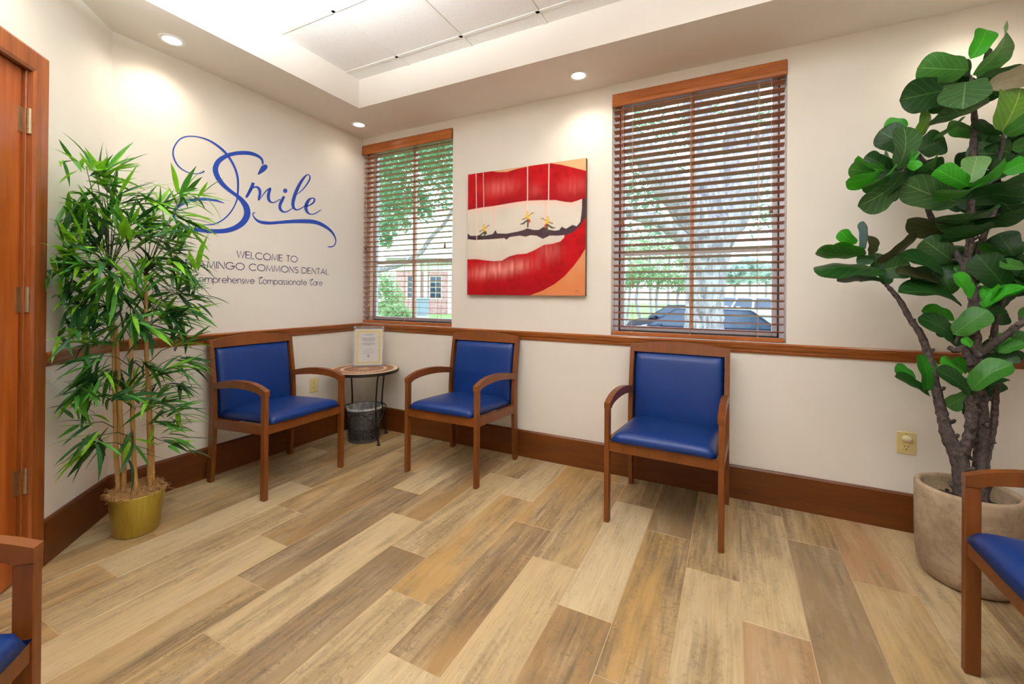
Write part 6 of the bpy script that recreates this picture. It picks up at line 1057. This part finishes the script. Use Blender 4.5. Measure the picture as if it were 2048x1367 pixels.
for bi, (B_, T_, Wv, col) in enumerate(FIG_LEAVES):
    B_, T_, Wv = Vector(B_), Vector(T_), Vector(Wv); ax = T_-B_; L_ = ax.length; wl_ = Wv.length; Wn = Wv.normalized(); nz = ax.cross(Wn).normalized()
    if nz.dot(CAM-B_) < 0: nz = -nz
    dro = rr.uniform(.04, .16)*L_; cup = rr.uniform(.10, .24)*(1 if rr.random() < .75 else -.6); ph = rr.random()*6
    mb = MB(); uv = []; nv = 18; nu = 6
    for j in range(nv+1):
        v_ = .35*j/nv+.65*(.5-.5*math.cos(PI*j/nv)); w_ = np.interp(v_, prof_t, prof_w)*wl_/2
        for i in range(nu+1):
            s_ = i/nu*2-1
            pz = dro*(math.sin(PI*v_)-v_*.35)+cup*wl_*(abs(s_)**1.5)*w_/(wl_/2+1e-6)*.8+.018*wl_*math.sin(v_*17+ph+s_*2)*abs(s_)
            mb.v.append(ax*v_+Wn*(w_*s_*(1-.08*abs(cup)))+nz*pz); uv.append((.5+.5*s_, v_))
    mb.f = [(j*(nu+1)+i, j*(nu+1)+i+1, (j+1)*(nu+1)+i+1, (j+1)*(nu+1)+i) for j in range(nv) for i in range(nu)]; mb.uv = uv
    for k in range(len(mb.v)):                           # stay clear of the wall
        wy = mb.v[k].y+B_.y
        if wy > -.012: mb.v[k].y -= wy+.012
    mb.obj('leaf', 'fig_'+col, fig, True, loc=B_-f0)

# ------------------------------------------------------------------ outdoors
GZ = -.55
struct('ground', MB().add([(-60, .3, GZ), (60, .3, GZ), (60, 110, GZ), (-60, 110, GZ)], [(0, 1, 2, 3)]), 'lawn')
# parking bay seen through the wide window
pk = MB(); pk.add([(-.6, 4.6, GZ+.015), (14, 4.6, GZ+.015), (14, 26, GZ+.015), (-.6, 26, GZ+.015)], [(0, 1, 2, 3)]); struct('parking_lot', pk, 'asphalt')
def leaves(name, clumps, size, mat, parent, o0, seed=1, flat=.5):
    r_ = np.random.default_rng(seed); V_ = []; 
    for (x, y, z, R_, n) in clumps:
        d = r_.normal(0, 1, (n, 3)); d /= np.linalg.norm(d, axis=1)[:, None]; p = np.array([x, y, z])+d*(R_*1.15*r_.random((n, 1))**.45)
        a = r_.normal(0, 1, (n, 3)); a[:, 2] *= flat; a /= np.linalg.norm(a, axis=1)[:, None]; c = np.cross(a, r_.normal(0, 1, (n, 3))); c /= np.linalg.norm(c, axis=1)[:, None]
        s_ = size*r_.uniform(.6, 1.3, (n, 1)); a = a*s_; c = c*s_*.42
        V_.append(np.stack([p-a, p-c*.9, p+a, p+c*.9], 1))
    V_ = np.concatenate(V_)-np.array(o0); n = len(V_)
    mb = MB(); mb.v = [tuple(q) for q in V_.reshape(-1, 3)]; mb.f = [(4*i, 4*i+1, 4*i+2, 4*i+3) for i in range(n)]; mb.uv = [(.4, 0), (.1, .5), (.4, 1), (.9, .5)]*n
    return mb.obj(name, mat, parent, False, 'stuff')
def limb(name, pts, mat, parent, o0, n=12):
    P = [Vector(p[:3])-o0 for p in pts]; R_ = [p[3] for p in pts]
    dn = []; dr = []
    for i in range(len(P)-1):
        a = P[max(i-1, 0)]; p, q_ = P[i], P[i+1]; e = P[min(i+2, len(P)-1)]
        for k in range(5):
            t_ = k/5; dn.append(.5*((2*p)+(q_-a)*t_+(2*a-5*p+4*q_-e)*t_*t_+(3*p-a-3*q_+e)*t_**3)); dr.append((R_[i]*(1-t_)+R_[i+1]*t_)*random.uniform(.94, 1.06))
    dn.append(P[-1]); dr.append(R_[-1])
    return fix_normals(MB().tube(dn, dr, n).obj(name, mat, parent, True))
# slender leaning tree outside the narrow window
o0 = Vector((LIMB[0][0], LIMB[0][1], GZ))
ta = thing('leaning_tree', 'leafy tree with a leaning pale limb outside the narrow window', 'tree', o0)
limb('trunk', [(o0.x, o0.y, GZ, .14)]+LIMB, 'oak_bark', ta, o0, 10); limb('branch', LIMB2, 'oak_bark', ta, o0, 8)
leaves('foliage', [c[:4]+(int(c[4]*1.5),) for c in LEAFCLUMPS_A], .062, 'tree_leaf', ta, o0, 2)
o0 = Vector((OAK[0][0][0], OAK[0][0][1], GZ))
tk = thing('oak_tree', 'thick forked tree trunk with rough grey bark outside the wide window', 'tree', o0)
limb('trunk', [(o0.x, o0.y, GZ, .55)]+OAK[0][1:], 'oak_bark', tk, o0, 18)
for br_ in OAK[1:]: limb('branch', br_, 'oak_bark', tk, o0, 12)
leaves('foliage', LEAFCLUMPS_B, .055, 'oak_leaf', tk, o0, 3)
gs = Vector((GREENS[0][0], GREENS[0][1], GZ))
for k, (lab, idx) in enumerate((('pale green leafy tree left of the thick oak trunk, farther back', (0, 1, 2, 3, 8)), ('low spreading shrub of pale green leaves behind the parked dark car', (4, 5, 6, 7)))):
    cl = [GREENS[i] for i in idx]; c0 = cl[1 if k == 0 else 1]; o0 = Vector((c0[0], c0[1], GZ))
    t = thing('garden_tree' if k == 0 else 'spreading_shrub', lab, 'tree' if k == 0 else 'shrub', o0)
    leaves('foliage', [c[:4]+(int(c[4]*1.8),) for c in cl], .115, 'shrub_leaf', t, o0, 5+k)
    for c in cl[:4]:
        P0 = (c[0]+random.uniform(-.3, .3), c[1], GZ, .09); limb('stem', [P0, (c[0]+random.uniform(-.2, .2), c[1], (c[2]+GZ)/2, .08), (c[0], c[1], c[2], .05)], 'oak_bark', t, o0, 7)
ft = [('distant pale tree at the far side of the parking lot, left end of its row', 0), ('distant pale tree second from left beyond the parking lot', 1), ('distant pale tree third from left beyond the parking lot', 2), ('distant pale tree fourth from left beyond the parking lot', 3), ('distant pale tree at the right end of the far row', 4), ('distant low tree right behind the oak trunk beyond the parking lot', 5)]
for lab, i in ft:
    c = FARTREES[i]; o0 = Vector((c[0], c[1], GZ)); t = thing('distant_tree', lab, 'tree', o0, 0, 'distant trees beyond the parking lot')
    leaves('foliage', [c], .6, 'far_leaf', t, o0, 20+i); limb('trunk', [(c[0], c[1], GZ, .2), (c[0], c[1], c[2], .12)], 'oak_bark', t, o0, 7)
def at_px(x, y, dep): return CAM+(fw+rt*((x-1024)/F_PX)-up*((y-586.42)/F_PX))*dep
for x, lab in ((1488, 'rounded clipped hedge at the far parking lot, left of two'), (1530, 'rounded clipped hedge at the far parking lot, right of two')):
    p = at_px(x, 590, 36); o0 = Vector((p.x, p.y, GZ)); t = thing('round_hedge', lab, 'hedge', o0, 0, 'rounded clipped hedges')
    leaves('foliage', [(p.x, p.y, GZ+1.1, .55, 420), (p.x-.2, p.y, GZ+.9, .5, 200), (p.x+.2, p.y, GZ+.9, .5, 200)], .2, 'shrub_leaf', t, o0, int(x))
    limb('stem', [(p.x, p.y, GZ, .1), (p.x, p.y, GZ+1, .08)], 'oak_bark', t, o0, 6)
for x, y, dep, R_, n, lab in ((778, 598, 29, .95, 700, 'tall green bush at the corner of the house across the lawn'), (796, 626, 25.5, .5, 300, 'low rounded bush on the lawn before the house across')):
    p = at_px(x, y, dep); o0 = Vector((p.x, p.y, GZ)); t = thing('bush', lab, 'bush', o0)
    cl = [(p.x, p.y, p.z, R_, n)]+([(p.x-.3, p.y, p.z+1.0, R_*.8, 400), (p.x+.1, p.y, p.z-1.0, R_, 400)] if R_ > .7 else [(p.x+.5, p.y, p.z, R_*.8, 200), (p.x-.6, p.y, p.z, R_*.9, 200)])
    leaves('foliage', cl, .16, 'shrub_leaf', t, o0, int(x)); limb('stem', [(p.x, p.y, GZ, .08), (p.x, p.y, max(p.z, GZ+.4), .05)], 'oak_bark', t, o0, 6)

# house across the lawn
hp = at_px(850, 600, 38)
hs = thing('neighbour_house', 'pale brick house with hipped roof and white gridded windows across the lawn', 'building', (hp.x, hp.y, GZ), -YAW)
def HX(px): return (px-850)/F_PX*38
def HZ(py): return 1.2-(py-586.4)/F_PX*38-GZ
e_z = HZ(523); wl_, wr_ = HX(792), HX(1010)
wa = MB(); wins = [(HX(815), HX(833)), (HX(860), HX(882)), (HX(915), HX(935))]; z0, z1 = HZ(594), HZ(551)
xs = [wl_]+[e for w_ in wins for e in w_]+[wr_]
for i in range(0, len(xs)-1, 1):
    if i % 2 == 0: wa.box((xs[i], 0, 0), (xs[i+1], 6, e_z))
    else: wa.box((xs[i], 0, 0), (xs[i+1], 6, z0)); wa.box((xs[i], 0, z1), (xs[i+1], 6, e_z)); wa.box((xs[i], .5, z0), (xs[i+1], 6, z1))
wa.obj('brick_wall', 'brick', hs)
MB().box((wl_-.02, -.06, HZ(541)), (wr_, 0, e_z)).obj('frieze_board', 'stucco', hs)
MB().box((wl_-.7, -.75, e_z), (wr_, 6.5, e_z+.32)).obj('eave', 'eave', hs)
rf = MB(); ez = e_z+.32; rz_ = HZ(470)
rf.add([(wl_-.8, -.8, ez), (wr_, -.8, ez), (wr_, 8, rz_), (wl_+4.6, 8, rz_), (wl_-.8, 16, ez), (wr_, 16, ez)], [(0, 1, 2, 3), (0, 3, 4), (4, 3, 2, 5)]); rf.obj('roof', 'roof', hs)
for a, c in wins:
    f_ = MB(); k = .09
    for p, q_ in (((a-k, -.05, z0-k), (c+k, .02, z0)), ((a-k, -.05, z1), (c+k, .02, z1+k)), ((a-k, -.05, z0), (a, .02, z1)), ((c, -.05, z0), (c+k, .02, z1))): f_.box(p, q_)
    wo = f_.obj('house_window', 'stucco', hs)
    nx_, nz_ = 2, 4; g_ = .03
    for i in range(nx_):
        for j in range(nz_):
            MB().box((a+(c-a)*i/nx_+g_, .06, z0+(z1-z0)*j/nz_+g_), (a+(c-a)*(i+1)/nx_-g_, .09, z0+(z1-z0)*(j+1)/nz_-g_)).obj('pane', 'car_glass', wo)
    MB().box((a, .09, z0), (c, .12, z1)).obj('sash_bars', 'stucco', wo)
for px in (838, 852, 900):
    MB().bbox((HX(px)-.16, -.35, 0), (HX(px)+.16, -.05, e_z), .02).obj('pilaster', 'stucco', hs)
ap = at_px(841, 606, 33); acu = thing('utility_cabinet', 'grey-blue utility cabinet standing on the lawn before the house', 'cabinet', (ap.x, ap.y, GZ), -YAW)
MB().bbox((-.62, -.4, 0), (.62, .4, .12), .02).obj('plinth', 'stucco', acu); MB().bbox((-.58, -.36, .12), (.58, .36, 1.36), .03).obj('cabinet_body', 'ac', acu); MB().bbox((-.64, -.42, 1.36), (.64, .42, 1.46), .03).obj('cabinet_lid', 'ac', acu)
for s in (-1, 1): MB().bbox((s*.29-.27, -.375, .18), (s*.29+.27, -.36, 1.3), .006).obj('cabinet_door', 'ac', acu)

# cars
def car(name, label, p, rz, paint, L_=4.5, Wd=1.8, H_=1.42, suv=False):
    t = thing(name, label, 'car', (p[0], p[1], GZ+.015), rz, 'parked cars')
    h = H_; st = [(-.5, .52, .50), (-.485, .62, .70), (-.42, .66, .76), (-.28, .66, .82), (.0, .64, .83), (.22, .64, .82), (.36, .60, .80), (.46, .54, .74), (.5, .40, .6)] if not suv else \
        [(-.5, .56, .66), (-.485, .62, .78), (-.40, .62, .80), (-.2, .62, .82), (.0, .60, .82), (.2, .60, .82), (.34, .56, .80), (.46, .50, .74), (.5, .38, .6)]
    b_ = MB(); ring_n = 10; v = []; 
    for (sx_, zt, wk) in st:
        x = sx_*L_; w_ = Wd/2*(.84+.16*min(1, (wk-.5)/.3)); z1_ = zt*h
        v += [(x, -w_*.86, .22), (x, -w_, .34), (x, -w_, z1_*.72), (x, -w_*.97, z1_*.93), (x, -w_*.82, z1_), (x, w_*.82, z1_), (x, w_*.97, z1_*.93), (x, w_, z1_*.72), (x, w_, .34), (x, w_*.86, .22)]
    n = len(st)
    f = [(i*10+k, i*10+(k+1) % 10, (i+1)*10+(k+1) % 10, (i+1)*10+k) for i in range(n-1) for k in range(10)]+[tuple(range(10))[::-1], tuple((n-1)*10+k for k in range(10))]
    smooth_angle(fix_normals(b_.add(v, f).obj('car_body', paint, t)), 50)
    cab = [(-.44, .655), (-.30, .985), (-.05, 1.0), (.10, .985), (.27, .64)] if not suv else [(-.49, .62), (-.46, .97), (-.1, 1.0), (.10, .985), (.26, .60)]
    g = MB(); v = []
    for (sx_, zt) in cab: v += [(sx_*L_, -Wd*.46 if zt < .7 else -Wd*.35, zt*h), (sx_*L_, Wd*.46 if zt < .7 else Wd*.35, zt*h)]
    n = len(cab); f = [(2*i, 2*i+1, 2*i+3, 2*i+2) for i in range(n-1)]
    side = [tuple(2*i for i in range(n)), tuple(2*i+1 for i in range(n))[::-1]]
    g.add(v, f+side+[(0, 2*n-2, 2*n-1, 1)]); smooth_angle(fix_normals(g.obj('cabin', paint, t)), 30)
    def quad(name, pts, mat, off):
        P = [Vector(p_) for p_ in pts]; nn_ = (P[1]-P[0]).cross(P[2]-P[0]).normalized()
        if nn_.dot(sum(P, Vector())/len(P)-Vector((0, 0, .9*h))) < 0: nn_ = -nn_
        P = [p_+nn_*off for p_ in P]; Q = [p_+nn_*.006 for p_ in P]
        k = len(P); fix_normals(MB().add(P+Q, [tuple(range(k))[::-1], tuple(range(k, 2*k))]+[(i, (i+1) % k, k+(i+1) % k, k+i) for i in range(k)]).obj(name, mat, t))
    C_ = [Vector(q_) for q_ in v]; lp = lambda a, c, k: a.lerp(c, k)
    def inset(a, b1, c, d, k=.08):
        m_ = (a+b1+c+d)/4; return [lp(q_, m_, k) for q_ in (a, b1, c, d)]
    quad('rear_window', inset(C_[0], C_[1], C_[3], C_[2]), 'car_glass', .003); quad('windscreen', inset(C_[2*n-4], C_[2*n-3], C_[2*n-1], C_[2*n-2]), 'car_glass', .003)
    for s in (0, 1):
        lo = [C_[s], C_[2*n-2+s]]; ft_, rb_ = C_[2*n-4+s], C_[2+s]; mt_ = lp(rb_, ft_, .52); ml = lp(lo[0], lo[1], .52)
        for q4 in ((lo[0], ml, mt_, rb_), (ml, lo[1], ft_, mt_)): quad('side_window', inset(*q4, .12), 'car_glass', .003)
    for x in (-.31, .30):
        for s in (-1, 1):
            wm = MB().lathe([(0, -.10), (.30, -.10), (.325, -.08), (.325, .08), (.30, .10), (.21, .10), (.20, .085), (0, .085)], 24); wm.v = [(p_[0], s*p_[2], p_[1]) for p_ in wm.v]
            wh = fix_normals(wm.obj('wheel', 'tyre', t, loc=(x*L_, s*(Wd/2-.10), .325)))
            hb = MB().lathe([(0, .09), (.20, .088), (.20, .095), (.05, .105), (0, .105)], 16); hb.v = [(p_[0], s*p_[2], p_[1]) for p_ in hb.v]; fix_normals(hb.obj('hub', 'alloy', wh))
    for s in (-1, 1):
        y0, y1 = sorted((s*Wd*.47, s*Wd*.26)); MB().bbox((-.5*L_-.012, y0, .44*h), (-.475*L_, y1, .56*h), .01).obj('tail_light', 'tail_light', t)
        y0, y1 = sorted((s*Wd*.505, s*Wd*.47)); MB().bbox((-.495*L_, y0, .46*h), (-.42*L_, y1, .57*h), .008).obj('tail_light', 'tail_light', t)
        y0, y1 = sorted((s*Wd*.44, s*Wd*.24)); MB().bbox((.455*L_, y0, .38*h), (.492*L_, y1, .46*h), .01).obj('headlight', 'head_light', t)
        y0, y1 = sorted((s*Wd*.50, s*Wd*.60)); MB().bbox((.16*L_, y0, .62*h), (.19*L_, y1, .70*h), .02).obj('wing_mirror', paint, t)
    return t
p = at_px(1396, 650, 12.0); car('parked_sedan', 'nearest dark blue sedan behind the oak trunk, red tail light at its right', p, PI-YAW+math.radians(-34), 'car_dark')
p = at_px(1372, 630, 16.5); car('parked_hatchback', 'black car farther back, left of the oak trunk', p, PI-YAW+math.radians(-46), 'car_black', 4.3)
p = at_px(1468, 610, 25); car('parked_suv', 'silver sport utility car far back, right of the oak trunk', p, PI-YAW+math.radians(20), 'car_silver', 4.6, 1.85, 1.72, True)
